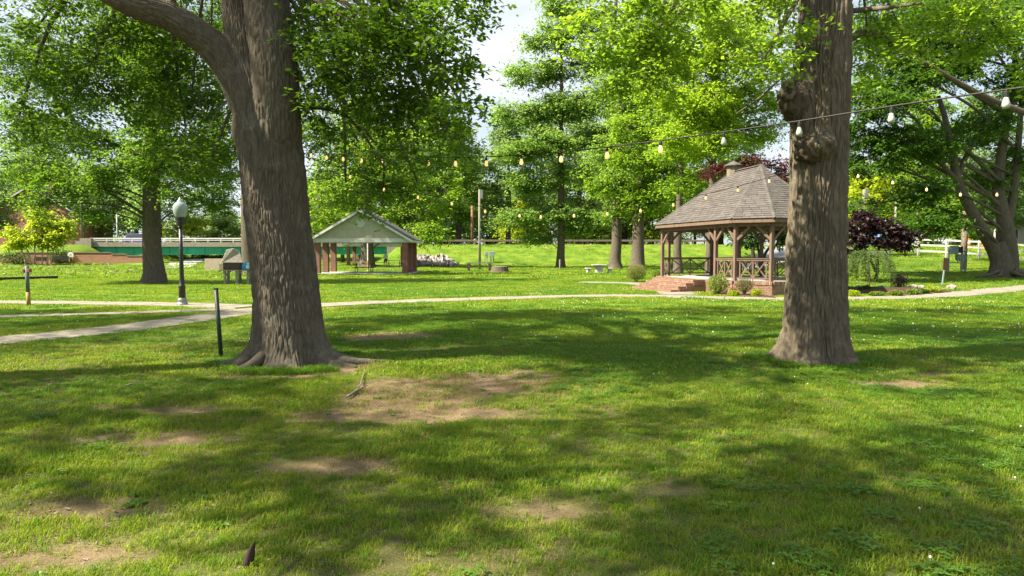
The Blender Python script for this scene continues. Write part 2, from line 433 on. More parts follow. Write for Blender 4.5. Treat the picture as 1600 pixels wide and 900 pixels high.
# grass / ground
def bare(x, y):
    """0 grass .. 1 bare soil: worn patches under the oaks"""
    x = np.asarray(x, float); y = np.asarray(y, float)
    n = fbm(x * .9, y * .9, 3.3); n2 = fbm(x * 2.6, y * 2.6, 8.1)
    b = 0
    for (g, rx, ry, s) in BARE:
        b = np.maximum(b, s * np.exp(-(((x - g.x) / rx) ** 2 + ((y - g.y) / ry) ** 2)))
    near = 1 - sstep(12, 20, y)
    k = b + (n - .5) * 1.1 * near + (n2 - .5) * .55 * near
    return sstep(.42, .86, k + .12 * near)
BARE = [(G(px, py), rx, ry, s) for (px, py, rx, ry, s) in ((700, 606, 1.7, 1.1, 1.25), (640, 648, 1.5, .5, 1.15), (600, 525, 1.3, 1.0, 1.05), (470, 575, 1.5, .9, 1.0), (590, 600, .8, .5, .9),
                                (1390, 600, .9, .5, .8), (1280, 574, .9, .4, .75), (860, 795, .7, .35, .85), (430, 590, 1.3, .4, .85), (200, 690, 1.2, .35, .62), (110, 800, .9, .3, .62), (300, 640, 1.5, .35, .7), (1480, 585, 1.5, .35, .7), (80, 870, .6, .3, .66), (520, 730, .7, .25, .7),(1010,770,.8,.3,.6))]

PATHS = []
def catmull(pts, per=6):
    pts = [Vector(p) for p in pts]; out = []
    for i in range(len(pts) - 1):
        p0, p1, p2, p3 = pts[max(i-1, 0)], pts[i], pts[i+1], pts[min(i+2, len(pts)-1)]
        for k in range(per):
            t = k / per
            out.append(.5 * ((2*p1) + (p2-p0)*t + (2*p0-5*p1+4*p2-p3)*t*t + (3*p1-p0-3*p2+p3)*t**3))
    out.append(pts[-1]); return out

def path_mask(x, y, margin=.0):
    """True where a path lies"""
    m = np.zeros(x.shape, bool)
    for pts, wd in PATHS:
        for a, b in zip(pts[:-1], pts[1:]):
            ax, ay, bx, by = a.x, a.y, b.x, b.y
            L2 = (bx-ax)**2 + (by-ay)**2 + 1e-9
            t = np.clip(((x-ax)*(bx-ax) + (y-ay)*(by-ay)) / L2, 0, 1)
            m |= (x - ax - t*(bx-ax))**2 + (y - ay - t*(by-ay))**2 < (wd/2 + margin)**2
    return m

# ------------------------------------------------------------------ the ground
def lines(segs):
    out = []
    for a, b, st in segs: out += list(np.arange(a, b, st))
    return np.array(sorted(set(np.round(out, 3))))
gy = lines([(-30, 2, 4), (2, 26, .3), (26, 46, .7), (46, 88, 2), (88, 89.9, .9), (89.9, 91, .18), (91, 103, 1), (103, 160, 6), (160, 400, 40), (400, 1501, 275)])
gx = lines([(-1500, -150, 225), (-150, -70, 8), (-70, -14, 1.4), (-14, 16, .33), (16, 60, 1.4), (60, 150, 8), (150, 1501, 225)])
X, Y = np.meshgrid(gx, gy)
Z = T(X, Y)
nx, ny = len(gx), len(gy)
idx = np.arange(nx * ny).reshape(ny, nx)
gf = np.stack([idx[:-1, :-1], idx[:-1, 1:], idx[1:, 1:], idx[1:, :-1]], -1).reshape(-1, 4)
bb = bare(X.ravel(), Y.ravel())
zz = Z.ravel() + .025 * (fbm(X.ravel() * 1.7, Y.ravel() * 1.7) - .5) * (Y.ravel() < 26) - .02 * bb

m, n, l, b, o = new_mat('lawn')
b.inputs['Roughness'].default_value = .95; b.inputs['Specular IOR Level'].default_value = .1
t = n.new('ShaderNodeTexCoord')
def noise(sc, det=6, ro=.65, vec=None):
    q = n.new('ShaderNodeTexNoise'); q.inputs['Scale'].default_value = sc; q.inputs['Detail'].default_value = det; q.inputs['Roughness'].default_value = ro
    l.new(vec or t.outputs['Object'], q.inputs['Vector']); return q.outputs['Fac']
def ramp(src, stops):
    q = n.new('ShaderNodeValToRGB'); el = q.color_ramp.elements
    while len(el) < len(stops): el.new(.5)
    for i, (p_, c_) in enumerate(stops): el[i].position = p_; el[i].color = (*c_, 1)
    l.new(src, q.inputs[0]); return q.outputs[0]
def mix(a, bb_, f, mode='MIX'):
    q = n.new('ShaderNodeMix'); q.data_type = 'RGBA'; q.blend_type = mode
    if isinstance(f, float): q.inputs['Factor'].default_value = f
    else: l.new(f, q.inputs['Factor'])
    l.new(a, q.inputs['A']); l.new(bb_, q.inputs['B']); return q.outputs['Result']
gc = ramp(noise(.55, 8), [(.3, (.06, .125, .014)), (.5, (.11, .185, .02)), (.72, (.20, .245, .04))])
fine = ramp(noise(34, 4, .8), [(.25, (.45, .5, .45)), (.75, (1.35, 1.3, 1.2))])
gc = mix(gc, fine, 1.0, 'MULTIPLY')
sc_ = ramp(noise(5, 8, .7), [(.25, (.135, .097, .064)), (.55, (.24, .178, .12)), (.8, (.35, .28, .20))])
litter = ramp(noise(70, 5, .75), [(.3, (.6, .58, .55)), (.72, (1.35, 1.3, 1.2))])
sc_ = mix(sc_, litter, 1.0, 'MULTIPLY')
at_ = n.new('ShaderNodeAttribute'); at_.attribute_name = 'bare'
thatch = ramp(noise(60, 4, .8), [(.3, (.05, .05, .02)), (.55, (.12, .115, .045)), (.75, (.24, .20, .105))])
an_ = n.new('ShaderNodeAttribute'); an_.attribute_name = 'thatch'
gc = mix(gc, thatch, an_.outputs['Fac'])
l.new(mix(gc, sc_, at_.outputs['Fac']), b.inputs['Base Color'])
bp = n.new('ShaderNodeBump'); bp.inputs['Strength'].default_value = .9; bp.inputs['Distance'].default_value = .03
l.new(noise(28, 6, .75), bp.inputs['Height']); l.new(bp.outputs[0], b.inputs['Normal'])
M_LAWN = m
lawn = np_mesh('lawn', np.stack([X.ravel(), Y.ravel(), zz], -1), gf, M_LAWN, smooth=True, attrs={'bare': bb, 'thatch': (1 - sstep(10, 20, Y.ravel())) * (.55 + .4 * sstep(.3, .6, fbm(X.ravel()*1.3 + 5, Y.ravel()*1.3)))})
tag(lawn, kind='structure')

# ------------------------------------------------------------------ paths, road, parking lot
def strip(name, pts, wd, mt, lift=.02, kind='structure', thick=.10, slab=1.5):
    """concrete path of separate slabs with open joints"""
    root = empty(name, (0, 0, 0), kind=kind)
    ds = [0]
    for a, b_ in zip(pts[:-1], pts[1:]): ds.append(ds[-1] + (b_ - a).length)
    def pt(d):
        d = min(max(d, 0), ds[-1] - 1e-4)
        i = max(k for k in range(len(ds)) if ds[k] <= d); i = min(i, len(pts) - 2)
        return pts[i].lerp(pts[i+1], (d - ds[i]) / max(ds[i+1] - ds[i], 1e-6))
    d = 0
    while d < ds[-1] - .3:
        e = min(d + slab, ds[-1]); q = MB(); rows = []
        for k in range(4):
            dd = d + .014 + (e - d - .028) * k / 3
            p = pt(dd); tg = (pt(dd + .2) - pt(dd - .2)); tg.z = 0
            if tg.length < 1e-6: tg = Vector((1, 0, 0))
            tg.normalize(); nr = Vector((-tg.y, tg.x, 0))
            row = []
            for s in (-1, 1):
                c = p + nr * (s * wd / 2); row.append(Vector((c.x, c.y, tz(c.x, c.y) + lift)))
            rows.append(row)
        j = RNG.uniform(-.004, .004)
        vs = [v + Vector((0, 0, j)) for r_ in rows for v in r_]; vs += [v - Vector((0, 0, thick)) for v in vs]
        fs = []
        for k in range(3):
            a = 2 * k; fs += [(a, a+2, a+3, a+1), (a, 8+a, 8+a+2, a+2), (a+1, a+3, 8+a+3, 8+a+1)]
        fs += [(0, 1, 9, 8), (6, 14, 15, 7)]
        q.add(vs, fs).build('slab', mt, root)
        d = e
    PATHS.append((pts, wd))
    return root
def ground_pts(px): return catmull([G(*p) for p in px], 5)
strip('path', ground_pts([(-120, 548), (0, 533.5), (100, 524), (200, 513), (300, 499), (370, 489), (440, 481.5), (520, 476.5), (620, 472), (720, 468.5), (840, 464.5), (960, 462.5), (1050, 464), (1130, 466), (1240, 467.5), (1340, 466.5), (1430, 464.5), (1500, 460), (1560, 454), (1640, 447)]), 1.45, M_CONC)
strip('path', ground_pts([(-120, 472.5), (0, 472.8), (150, 474.5), (300, 477), (384, 481)]), 1.3, M_CONC, lift=.032)
strip('path', ground_pts([(-120, 502), (0, 496), (150, 491.5), (290, 487), (372, 484)]), .75, M_CONC, lift=.026)
strip('path', ground_pts([(905, 441.5), (985, 443), (1030, 449), (1052, 456), (1062, 461)]), 1.5, M_CONC, lift=.028)
strip('footpath', ground_pts([(262, 420), (285, 414), (300, 408), (312, 404.5)]), 3.2, M_CONCG, lift=.05, slab=3)

def sheet(name, xs, ys, mt, lift):
    Xs, Ys = np.meshgrid(xs, ys); v = np.stack([Xs.ravel(), Ys.ravel(), T(Xs, Ys).ravel() + lift], -1)
    i_ = np.arange(v.shape[0]).reshape(Xs.shape)
    f_ = np.stack([i_[:-1, :-1], i_[:-1, 1:], i_[1:, 1:], i_[1:, :-1]], -1).reshape(-1, 4)
    return tag(np_mesh(name, v, f_, mt, smooth=True), kind='structure')
sheet('road', np.linspace(-15, 22, 30), np.linspace(102.2, 109, 5), M_ASPH, .03)
q_ = np.linspace(0, 1, 9)
lp = []
for yy in np.linspace(64, 97, 16):
    for a in q_: lp.append((yy * (.318 + .048 * ((yy - 64) / 33) ** 1.5 + (.112 - .048 * ((yy - 64) / 33) ** 1.5) * a), yy))
lp = np.array(lp); i_ = np.arange(len(lp)).reshape(16, 9)
lot = np_mesh('parking_lot', np.stack([lp[:, 0], lp[:, 1], T(lp[:, 0], lp[:, 1]) + .05], -1),
    np.stack([i_[:-1, :-1], i_[:-1, 1:], i_[1:, 1:], i_[1:, :-1]], -1).reshape(-1, 4), M_LOT, smooth=True)
tag(lot, kind='structure')
# low kerb wall of the creek terrace on the left
kb = MB(); a0, a1 = G(-40, 440), G(88, 435)
kb.bar(a0 + Vector((0, 0, .08)), a1 + Vector((0, 0, .03)), .35, .28)
tag(kb.build('low_wall', M_DKSTONE), 'low dark stone edging wall along the grass at the left edge', 'wall')

# ------------------------------------------------------------------ trees
def leaves(pos, size, rng, tilt=.55, aspect=.5):
    """one folded leaf per position; returns verts, quads"""
    n_ = len(pos)
    az = rng.uniform(0, 2*np.pi, n_); ti = rng.normal(0, tilt, n_); ro = rng.normal(0, tilt, n_)
    L = size * rng.uniform(.7, 1.25, n_); W = L * aspect
    d = np.stack([np.cos(az)*np.cos(ti), np.sin(az)*np.cos(ti), -np.abs(np.sin(ti)) * .8 + .25*np.sin(ti)], -1)
    s = np.stack([-np.sin(az)*np.cos(ro), np.cos(az)*np.cos(ro), np.sin(ro)], -1)
    up = np.cross(d, s)
    v = np.empty((n_, 4, 3))
    v[:, 0] = pos
    v[:, 1] = pos + d * (L*.5)[:, None] + s * (W*.5)[:, None] + up * (W*.12)[:, None]
    v[:, 2] = pos + d * L[:, None]
    v[:, 3] = pos + d * (L*.5)[:, None] - s * (W*.5)[:, None] + up * (W*.12)[:, None]
    f = np.arange(n_ * 4).reshape(n_, 4)
    return v.reshape(-1, 3), f

class Tree:
    """trunk with limbs and twigs, crown of leaf sprays; world coordinates until build"""
    def __init__(s, base, seed=1, kc=1.0, kl=1.0):
        s.base = Vector(base); s.rng = np.random.default_rng(seed); s.w = MB(); s.lp = []; s.ls = []; s.path = None; s.kc = kc; s.kl = kl
    def trunk(s, pts, rad, n=12):
        pts = [Vector(p) for p in pts]
        s.path = (pts, rad); sm = catmull(pts, 4)
        rr = np.interp(np.linspace(0, 1, len(sm)), np.linspace(0, 1, len(rad)), rad)
        s.w.tube(sm, list(rr), n, cap=False); return s
    def limb(s, pts, r0, r1, n=8):
        sm = catmull(pts, 5); s.w.tube(sm, list(np.linspace(r0, r1, len(sm))), n, cap=False); return sm
    def attach(s, z):
        pts, rad = s.path
        for i in range(len(pts) - 1):
            if pts[i].z <= z <= pts[i+1].z:
                t = (z - pts[i].z) / max(pts[i+1].z - pts[i].z, 1e-6)
                return pts[i].lerp(pts[i+1], t), rad[i] + (rad[i+1] - rad[i]) * t
        return (pts[-1].copy(), rad[-1]) if z > pts[-1].z else (pts[0].copy(), rad[0])
    def spray(s, c, r, nl, flat=.35, sm=1.0):
        # a leafy bough end: several short shoots fanning out and drooping, leaves set along them
        g = s.rng
        ns = max(3, nl // 9); az0 = g.uniform(0, 6.28)
        sh = g.integers(0, ns, nl); az = az0 + sh * (6.283 / ns) + g.normal(0, .22, nl); t = g.uniform(.05, 1, nl) ** .75
        ln = (r * g.uniform(.55, 1.35, ns))[sh]; el = (g.normal(.05, .45 * flat / .35, ns))[sh]
        d = t * ln
        p = np.stack([np.cos(az) * d, np.sin(az) * d, np.sin(el) * d - .22 * d * t + g.normal(0, .10 * r, nl) * (.5 + flat)], -1)
        s.lp.append(p + np.array(c)); s.ls.append(np.full(nl, sm))
    def blob(s, c, rx, ry, rz, ncl, nl, rc=.6, limb=True, zfrom=None, shell=.35, flat=.35, src=None, tw=.012, sm=1.0, rise=.10, rmax=9):
        c = Vector(c); rng = s.rng; ncl = max(2, int(ncl * s.kc)); nl = int(nl * s.kl)
        if limb:
            if src is not None: a, ra = Vector(src), .05
            else:
                hd = math.hypot(c.x - s.base.x, c.y - s.base.y)
                z = zfrom if zfrom is not None else c.z - rng.uniform(.15, .55) * hd
                z = min(max(z, s.path[0][0].z + 1.8), s.path[0][-1].z)
                a, ra = s.attach(z)
            d = (c - a).length
            m1 = a.lerp(c, .35) + Vector((rng.normal(0, .07) * d, rng.normal(0, .07) * d, rise * d))
            m2 = a.lerp(c, .72) + Vector((rng.normal(0, .05) * d, rng.normal(0, .05) * d, rise * .8 * d))
            r0 = min(ra * .55, .012 + .011 * d, rmax)
            lm = s.limb([a, m1, m2, c], r0, max(r0 * .25, tw), 6)
        else: lm = [c]
        for k in range(ncl):
            u = rng.normal(0, 1, 3); u /= np.linalg.norm(u); rr = rng.uniform(shell, 1.0) ** .6
            p = Vector((c.x + u[0]*rx*rr, c.y + u[1]*ry*rr, c.z + u[2]*rz*rr))
            s.spray(p, rc * rng.uniform(.7, 1.3), int(nl * rng.uniform(.6, 1.4)), flat, sm)
            j = lm[int(len(lm) * rng.uniform(.45, .999))]
            mid = j.lerp(p, .5) + Vector((0, 0, .12 * (p - j).length))
            s.w.tube([j, mid, p], [tw, tw * .7, tw * .35], 3, cap=False)
        return s
    def build(s, name, label, group, bark, leaf, size, tilt=.55, aspect=.5, trunk_obj=None, cat='tree', far=False):
        root = empty(name, s.base, 0, label, cat, group)
        off = np.array(s.base)
        if s.w.v:
            tr = s.w
            tr.v = [(p[0]-off[0], p[1]-off[1], p[2]-off[2]) for p in tr.v]
            v = np.array(tr.v); f = np.array([x for x in tr.f if len(x) == 4])
            np_mesh('branches' if trunk_obj else 'trunk', v, f, bark, root, smooth=True)
        if trunk_obj: trunk_obj(root)
        p = np.concatenate(s.lp) - off
        v, f = leaves(p, size * np.concatenate(s.ls), s.rng, tilt, aspect)
        cro = np_mesh('crown', v, f, leaf, root)
        return root

def bark_plates(TH, ZZ, nc, hgt, sd, warp):
    """plates parted by furrows: cellular pattern stretched along the stem, periodic round it"""
    ct, st = np.cos(TH), np.sin(TH)
    wu = warp * (fbm(ct * 2.6 + sd, st * 2.6, ZZ * 1.3, o=3) - .5) * 2 + .35 * (vnoise(ct * 11 + sd, st * 11, ZZ * 7) - .5)
    u = TH / (2*np.pi) * nc + wu; vz = ZZ / hgt + .5 * (vnoise(ct * 7, st * 7 + sd, ZZ * 5) - .5)
    iu, iv = np.floor(u), np.floor(vz)
    f1 = np.full(u.shape, 9.0); f2 = np.full(u.shape, 9.0)
    for du in (-1, 0, 1):
        for dv in (-1, 0, 1):
            cu, cv = iu + du, iv + dv; cm = np.mod(cu, nc)
            px_ = cu + .15 + .7 * _hash(cm, cv, np.full_like(cm, sd)); pv_ = cv + _hash(cm, cv, np.full_like(cm, sd + 5))
            dd = np.hypot(px_ - u, (pv_ - vz) * .8)
            f2 = np.where(dd < f1, f1, np.minimum(f2, dd)); f1 = np.minimum(f1, dd)
    return np.clip((f2 - f1) * 2.4, 0, 1) ** .7

def bark_limb(name, pts, rad, bark, root, nfur=34, amp=.022, nseg=220, step=.02, hgt=.22, seed=5):
    """furrowed limb along a curve"""
    sm = catmull(pts, 12); ds = np.cumsum([0] + [(b_ - a_).length for a_, b_ in zip(sm[:-1], sm[1:])])
    n_ = int(ds[-1] / step); tt = np.linspace(0, ds[-1], n_)
    c = np.stack([np.interp(tt, ds, [p[k] for p in sm]) for k in range(3)], -1)
    r = np.interp(tt / ds[-1], np.linspace(0, 1, len(rad)), rad)
    d = np.gradient(c, axis=0); d /= np.linalg.norm(d, axis=1)[:, None]
    a_ = np.array([0, -1, 0.]) - d * (d @ np.array([0, -1, 0.]))[:, None]; a_ /= np.linalg.norm(a_, axis=1)[:, None]
    b_ = np.cross(d, a_)
    TH, ZZ = np.meshgrid(np.linspace(0, 2*np.pi, nseg, endpoint=False), tt)
    h = bark_plates(TH, ZZ, nfur, hgt, seed, 1.5) * .8 + bark_plates(TH, ZZ, nfur * 2, hgt * .6, seed + 6, 1.2) * .2
    ct, st = np.cos(TH), np.sin(TH)
    RR = r[:, None] * (1 + .12 * (fbm(ct * 1.5 + seed, st * 1.5, ZZ * 1.2) - .5)) + amp * (h - .75)
    v = c[:, None, :] + RR[..., None] * (ct[..., None] * a_[:, None, :] + st[..., None] * b_[:, None, :]) - np.array(root.location)
    i_ = np.arange(n_ * nseg).reshape(n_, nseg); j_ = np.roll(i_, -1, 1)
    return np_mesh(name, v.reshape(-1, 3), np.stack([i_[:-1], j_[:-1], j_[1:], i_[1:]], -1).reshape(-1, 4), bark, root, smooth=True)

def near_trunk(spec, Yd, scale_fn, flare, bark, nfur, amp, name='trunk', bumps=(), nseg=300, nrow=280, seed=0, extra_top=None, cfl=5):
    """big trunk with real furrows: spec = (photo y, centre x, half width) rows at depth Yd"""
    zs, xs, rs = [], [], []
    for py, cx, hw in spec:
        p = P(cx, py, Yd); zs.append(p.z); xs.append(p.x); rs.append(hw / F * Yd)
    def mk(root):
        base = root.location
        z = np.linspace(-.25, max(zs), nrow)
        o_ = np.argsort(zs); za, xa, ra = np.array(zs)[o_], np.array(xs)[o_], np.array(rs)[o_]
        cx = np.interp(z, za, xa); r = np.interp(z, za, ra)
        k_ = np.ones(9) / 9
        cx = np.convolve(np.pad(cx, 4, 'edge'), k_, 'valid'); r = np.convolve(np.pad(r, 4, 'edge'), k_, 'valid')
        th = np.linspace(0, 2*np.pi, nseg, endpoint=False)
        TH, ZZ = np.meshgrid(th, z); RR = np.repeat(r[:, None], nseg, 1); CX = np.repeat(cx[:, None], nseg, 1)
        ct, st = np.cos(TH), np.sin(TH)
        # root flare with buttresses
        zf = np.maximum(ZZ - .0, -.25)
        lob = np.maximum(.35 + .65 * np.cos(cfl * TH + seed) + .3 * np.cos((cfl + 3) * TH + 2.1 * seed), -.25)
        RR = RR + flare * np.exp(-np.maximum(zf, -.1) / .17) * (.40 + .65 * lob) + flare * .40 * np.exp(-zf / .55) * lob
        RR = RR * (1 + .08 * (fbm(ct * 1.6 + seed, st * 1.6, ZZ * .55) - .5) + .07 * (fbm(ct * 4 + seed, st * 4, ZZ * 1.5) - .5))
        soft = np.zeros_like(RR)
        for (bt, bz, bw, bh, ba) in bumps:
            dth = np.angle(np.exp(1j * (TH - bt)))
            g_ = np.exp(-((dth / bw) ** 2 + ((ZZ - bz) / bh) ** 2) ** 1.3)
            RR = RR + ba * g_ + abs(ba) * 1.1 * g_ * (fbm(ct * 9 + bz, st * 9, ZZ * 8) - .5)
            soft = np.maximum(soft, g_)
        h = bark_plates(TH, ZZ, nfur, .62 if nfur < 46 else .24, 3, 1.9) * .74 + bark_plates(TH, ZZ, int(nfur * 1.9), .26, 11, 1.4) * .26
        h = h * (.78 + .4 * vnoise(ct * 15, st * 15, ZZ * 9))
        RR = RR + amp * (h - .75) * (1 - .5 * soft)
        v = np.stack([CX + RR * ct - base.x, Yd - base.y + RR * st, ZZ - base.z], -1).reshape(-1, 3)
        i_ = np.arange(nrow * nseg).reshape(nrow, nseg); j_ = np.roll(i_, -1, 1)
        f = np.stack([i_[:-1], j_[:-1], j_[1:], i_[1:]], -1).reshape(-1, 4)
        np_mesh(name, v, f, bark, root, smooth=True)
    return mk

# --- left oak
YL = 10.75
bl = G(455, 572); bl = Vector((P(455, 500, YL).x, YL, tz(-3.2, YL)))
specL = [(580,459,52),(560,458,52),(530,456,51),(500,453,50),(450,448,49),(400,442,48),(350,435,47.5),(300,430,48),(250,425,48.5),(200,419,48),(150,409,44.5),(100,396,39),(50,385,33),(0,376,28),(-100,364,25),(-300,345,20),(-520,330,12)]
tl = Tree(bl, 11)
pL = [P(cx, py, YL) for py, cx, hw in specL][::-1]; pL = sorted(pL, key=lambda p: p.z)
tl.path = (pL, [.5]*5 + [.45]*6 + [.36]*(len(pL)-11))
# right hand stem that parts from the main stem, and the heavy limb to the upper left
tl.limb([P(462, 165, YL+.1), P(520, 172, YL+.3), P(560, 200, YL+.4), P(600, 262, YL+.2)], .05, .015, 7)
tl.limb([P(440, -40, YL), P(545, 10, YL-.4), P(566, 90, YL-.6), P(575, 170, YL-.5)], .055, .014, 7)
tl.limb([P(440, -80, YL), P(505, -20, YL+.6), P(506, 70, YL+.9), P(512, 150, YL+.9)], .045, .014, 7)
for (px, py, yy, rx, rz, nc) in ((520,60,10.6,.9,.7,20),(590,40,9.8,1.0,.8,24),(660,20,9.2,1.0,.7,22),(600,130,10.2,1.0,.8,24),(520,150,11,.8,.8,18),
        (660,105,9.6,.75,.6,14),(705,40,9.0,.55,.7,9),(700,205,9.4,.42,.45,6),(722,165,9.0,.3,.35,4),(640,195,10,.8,.6,14),(560,222,17.3,1.4,.8,22),(620,265,17.2,1.2,.7,18),(655,290,17.2,.7,.5,7),(598,318,17.3,.75,.5,9),(540,285,17.4,1.0,.7,14),
        (480,90,11.4,.7,.9,14),(500,205,17.5,1.0,.9,14),(690,255,17.2,.6,.6,6)):
    tl.blob(P(px, py, yy), rx, .8, rz, int(nc*1.3), 82, .44, zfrom=tl.rng.uniform(5.6, 9.5), tw=.006, rise=.16)
for (px, py, yy, rx, rz, nc) in ((60,40,11.6,1.3,.8,22),(190,90,12.0,1.2,.7,22),(300,140,12.5,.9,.8,20),(120,150,12.0,1.1,.7,15),(330,40,12.6,.8,.6,16),(230,30,12.2,.9,.6,16),(30,180,12.0,.9,.7,12),(330,250,12.0,.7,.5,12),(290,200,12.5,.8,.6,12)):
    tl.blob(P(px, py, yy), rx, .9, rz, int(nc*1.4), 88, .48, zfrom=tl.rng.uniform(5.8, 9), tw=.006, rise=.14)
for (dx, dy, z, r_, nc) in ((0,0,12,3.0,40),(3.5,1.5,11,2.8,34),(-3.5,-.5,10.5,2.8,34),(1,-4,10,2.6,28),(5.5,-2,9.5,2.2,22),(0.5,4,11,2.6,30),(-5,3,9.5,2.2,22),(3.2,4.8,13,2.3,24),(-2.5,-4.5,9,2.2,22),(0,0,15.5,2.6,28),(4,-4.5,12,2.2,20),(6.8,2.2,9.6,2.0,16)):
    tl.blob(bl + Vector((dx, dy, z)), r_*.85, r_*.85, r_*.45, int(nc*.42), 64, .75, tw=.01, sm=1.8, rmax=.05)
for (px, py, z, r_, nc) in ((150,655,8.2,.9,9),(330,640,8.6,.9,9),(480,670,8.4,.9,9),(620,700,8.0,.7,6),(400,740,8.0,.7,6),(230,745,8.6,.6,5),(650,850,7.6,.55,7),(600,800,7.8,.45,4),(1000,830,7.8,.6,7),(1130,780,8.2,.7,8),(1280,830,8.0,.8,10),(1450,790,8.3,.9,10),(1330,740,8.6,.7,7),(1550,870,8.0,.7,8),
        (880,690,8.6,.9,9),(1000,660,8.8,.8,8),(760,760,8.0,.5,4),(1150,880,7.4,.5,5),(60,720,8.8,.6,4),(1560,700,8.8,.9,8)):
    t_ = G(px, py)  # boughs added out of view, set along the sun line to dapple this spot
    tl.blob(t_ + Vector((-.89*z, -.277*z, z)), r_*1.15, r_*1.15, .6, int(nc*1.35), 46, .5, zfrom=tl.rng.uniform(6.5, 12), tw=.006, sm=1.7, rmax=.028)
for (px, py, z, r_, nc) in ((560,505,12,1.5,12),(700,495,12,1.6,14),(850,492,12.5,1.6,14),(620,482,12,1.3,8),(780,515,11.5,1.3,10),(930,505,12,1.2,8),(480,520,11,1.1,8)):
    t_ = G(px, py)  # unseen canopy added to the oak so this lawn band lies in shade
    tl.blob(t_ + Vector((-.89*z, -.277*z, z)), r_*1.05, r_*1.05, .7, int(nc*1.8), 56, .64, zfrom=tl.rng.uniform(7, 11), tw=.006, sm=1.9, rmax=.04)
def trunkL(root):
    near_trunk(specL, YL, None, .30, B_OAK, 58, .040, nseg=480, nrow=420, bumps=((math.radians(200), 3.55, .35, .18, .05), (math.radians(300), 3.0, .5, .07, .03), (math.radians(-25), 2.95, .35, .35, .07)), seed=1.2)(root)
    bark_limb('stem', [P(436, 260, YL-.02), P(434, 190, YL-.20), P(429, 110, YL-.27), P(421, 40, YL-.27), P(414, -30, YL-.25), P(414, -150, YL-.2), P(430, -300, YL), P(470, -480, YL+.6)], [.34,.345,.335,.31,.29,.26,.2,.12], B_OAK, root, 36, .03)
    bark_limb('limb', [P(392, 168, YL), P(362, 108, YL-.12), P(325, 66, YL-.3), P(268, 27, YL-.6), P(190, -3, YL-.9), P(60, -90, YL-1.3), P(-120, -190, YL-1.9)], [.30,.25,.205,.18,.165,.13,.09], B_OAK, root, 28, .024)
    # surface roots
    rt = MB()
    for pts, r0, r1 in (([(412,548,.05),(380,566,-.42),(350,576,-.45),(312,582,-.45)], .15, .03), ([(497,540,.0),(530,556,-.2),(565,562,-.15),(625,566,.0)], .15, .03), ([(420,555,-.2),(396,580,-.62),(372,590,-.75)], .13, .03)):
        pp = [P(a_, b_, YL + c_) for a_, b_, c_ in pts]
        for i, p in enumerate(pp): p.z = (.16, .05, .0, -.03)[i]
        sm = [p - root.location for p in catmull(pp, 6)]
        rt.tube(sm, list(np.linspace(r0, r1, len(sm))), 12)
    rt.build('root', B_OAK, root, smooth=True)
tl.build('oak_tree', 'huge leaning oak trunk at left with a heavy limb reaching to the upper left', None, B_OAK, L_OAK, .105, trunk_obj=trunkL)

# --- right oak
YR = 10.8
br = Vector((P(1275, 500, YR).x, YR, tz(4.5, YR)))
specR = [(580,1275,52),(560,1275,49),(530,1275,46),(500,1275,44.5),(450,1275,43.5),(400,1275,42.5),(350,1277,41.5),(300,1279,41),(250,1280,41),(200,1281,41),(150,1283,41),(100,1285,40.5),(50,1288,38.5),(0,1291,36.5),(-100,1295,37),(-300,1297,32),(-560,1300,20)]
tr = Tree(br, 23); OAK_L, OAK_R = bl.copy(), br.copy()
pR = sorted([P(cx, py, YR) for py, cx, hw in specR], key=lambda p: p.z)
tr.path = (pR, [.45]*6 + [.42]*6 + [.33]*(len(pR)-12))
tr.limb([P(1312, 75, YR+.1), P(1352, 50, YR+.4), P(1400, 70, YR+.9), P(1450, 80, YR+1.6)], .07, .03, 8)
tr.limb([P(1308, 20, YR), P(1350, 15, YR-.2), P(1385, 12, YR-.5), P(1440, 5, YR-.9)], .05, .02, 8)
tr.limb([P(1255, 100, YR), P(1225, 118, YR-.1), P(1190, 150, YR-.2), P(1150, 178, YR-.2)], .03, .008, 6)
tr.limb([P(1262, -20, YR), P(1232, 20, YR), P(1212, 60, YR), P(1190, 130, YR)], .03, .008, 6)
tr.limb([P(1265, -60, YR), P(1150, -30, YR-.5), P(1058, 0, YR-.8), P(1040, 70, YR-.8)], .05, .01, 6)
for (px, py, yy, rx, rz, nc) in ((960,40,9.2,.75,.55,16),(1010,85,9.5,.5,.4,10),(1050,15,9.2,.8,.5,15),(1195,90,9.8,.35,.5,6),(1160,-20,10,.8,.4,8),(1218,45,10.2,.4,.6,7),(985,110,9.2,.35,.3,5)):
    tr.blob(P(px, py, yy), rx, .7, rz, int(nc*1.4), 84, .40, zfrom=tr.rng.uniform(6.2, 9), tw=.006, rise=.14)
for (px, py, yy, rx, rz, nc) in ((1400,30,11,.9,.5,12),(1480,60,11.6,1.0,.6,14),(1560,20,11,1.0,.6,14),(1360,110,11.2,.4,.4,6),(1590,90,11.5,.7,.5,8)):
    tr.blob(P(px, py, yy), rx, .8, rz, int(nc*1.7), 90, .45, zfrom=tr.rng.uniform(5.6, 8), tw=.006, rise=.14)
for (dx, dy, z, r_, nc) in ((0,0,12,2.8,34),(3.8,1,11,2.7,30),(-3.8,.5,11,2.6,28),(0,-4,10.5,2.5,26),(5.5,-2.5,9.5,2.0,20),(0,4,11.5,2.5,26),(-4.2,-3.6,10,1.9,16),(0,0,15.5,2.5,26),(6.5,3,10,2.2,20),(3,-6.5,10,2.0,16)):
    tr.blob(br + Vector((dx, dy, z)), r_*.85, r_*.85, r_*.45, int(nc*.45), 64, .75, tw=.01, sm=1.8, rmax=.05)
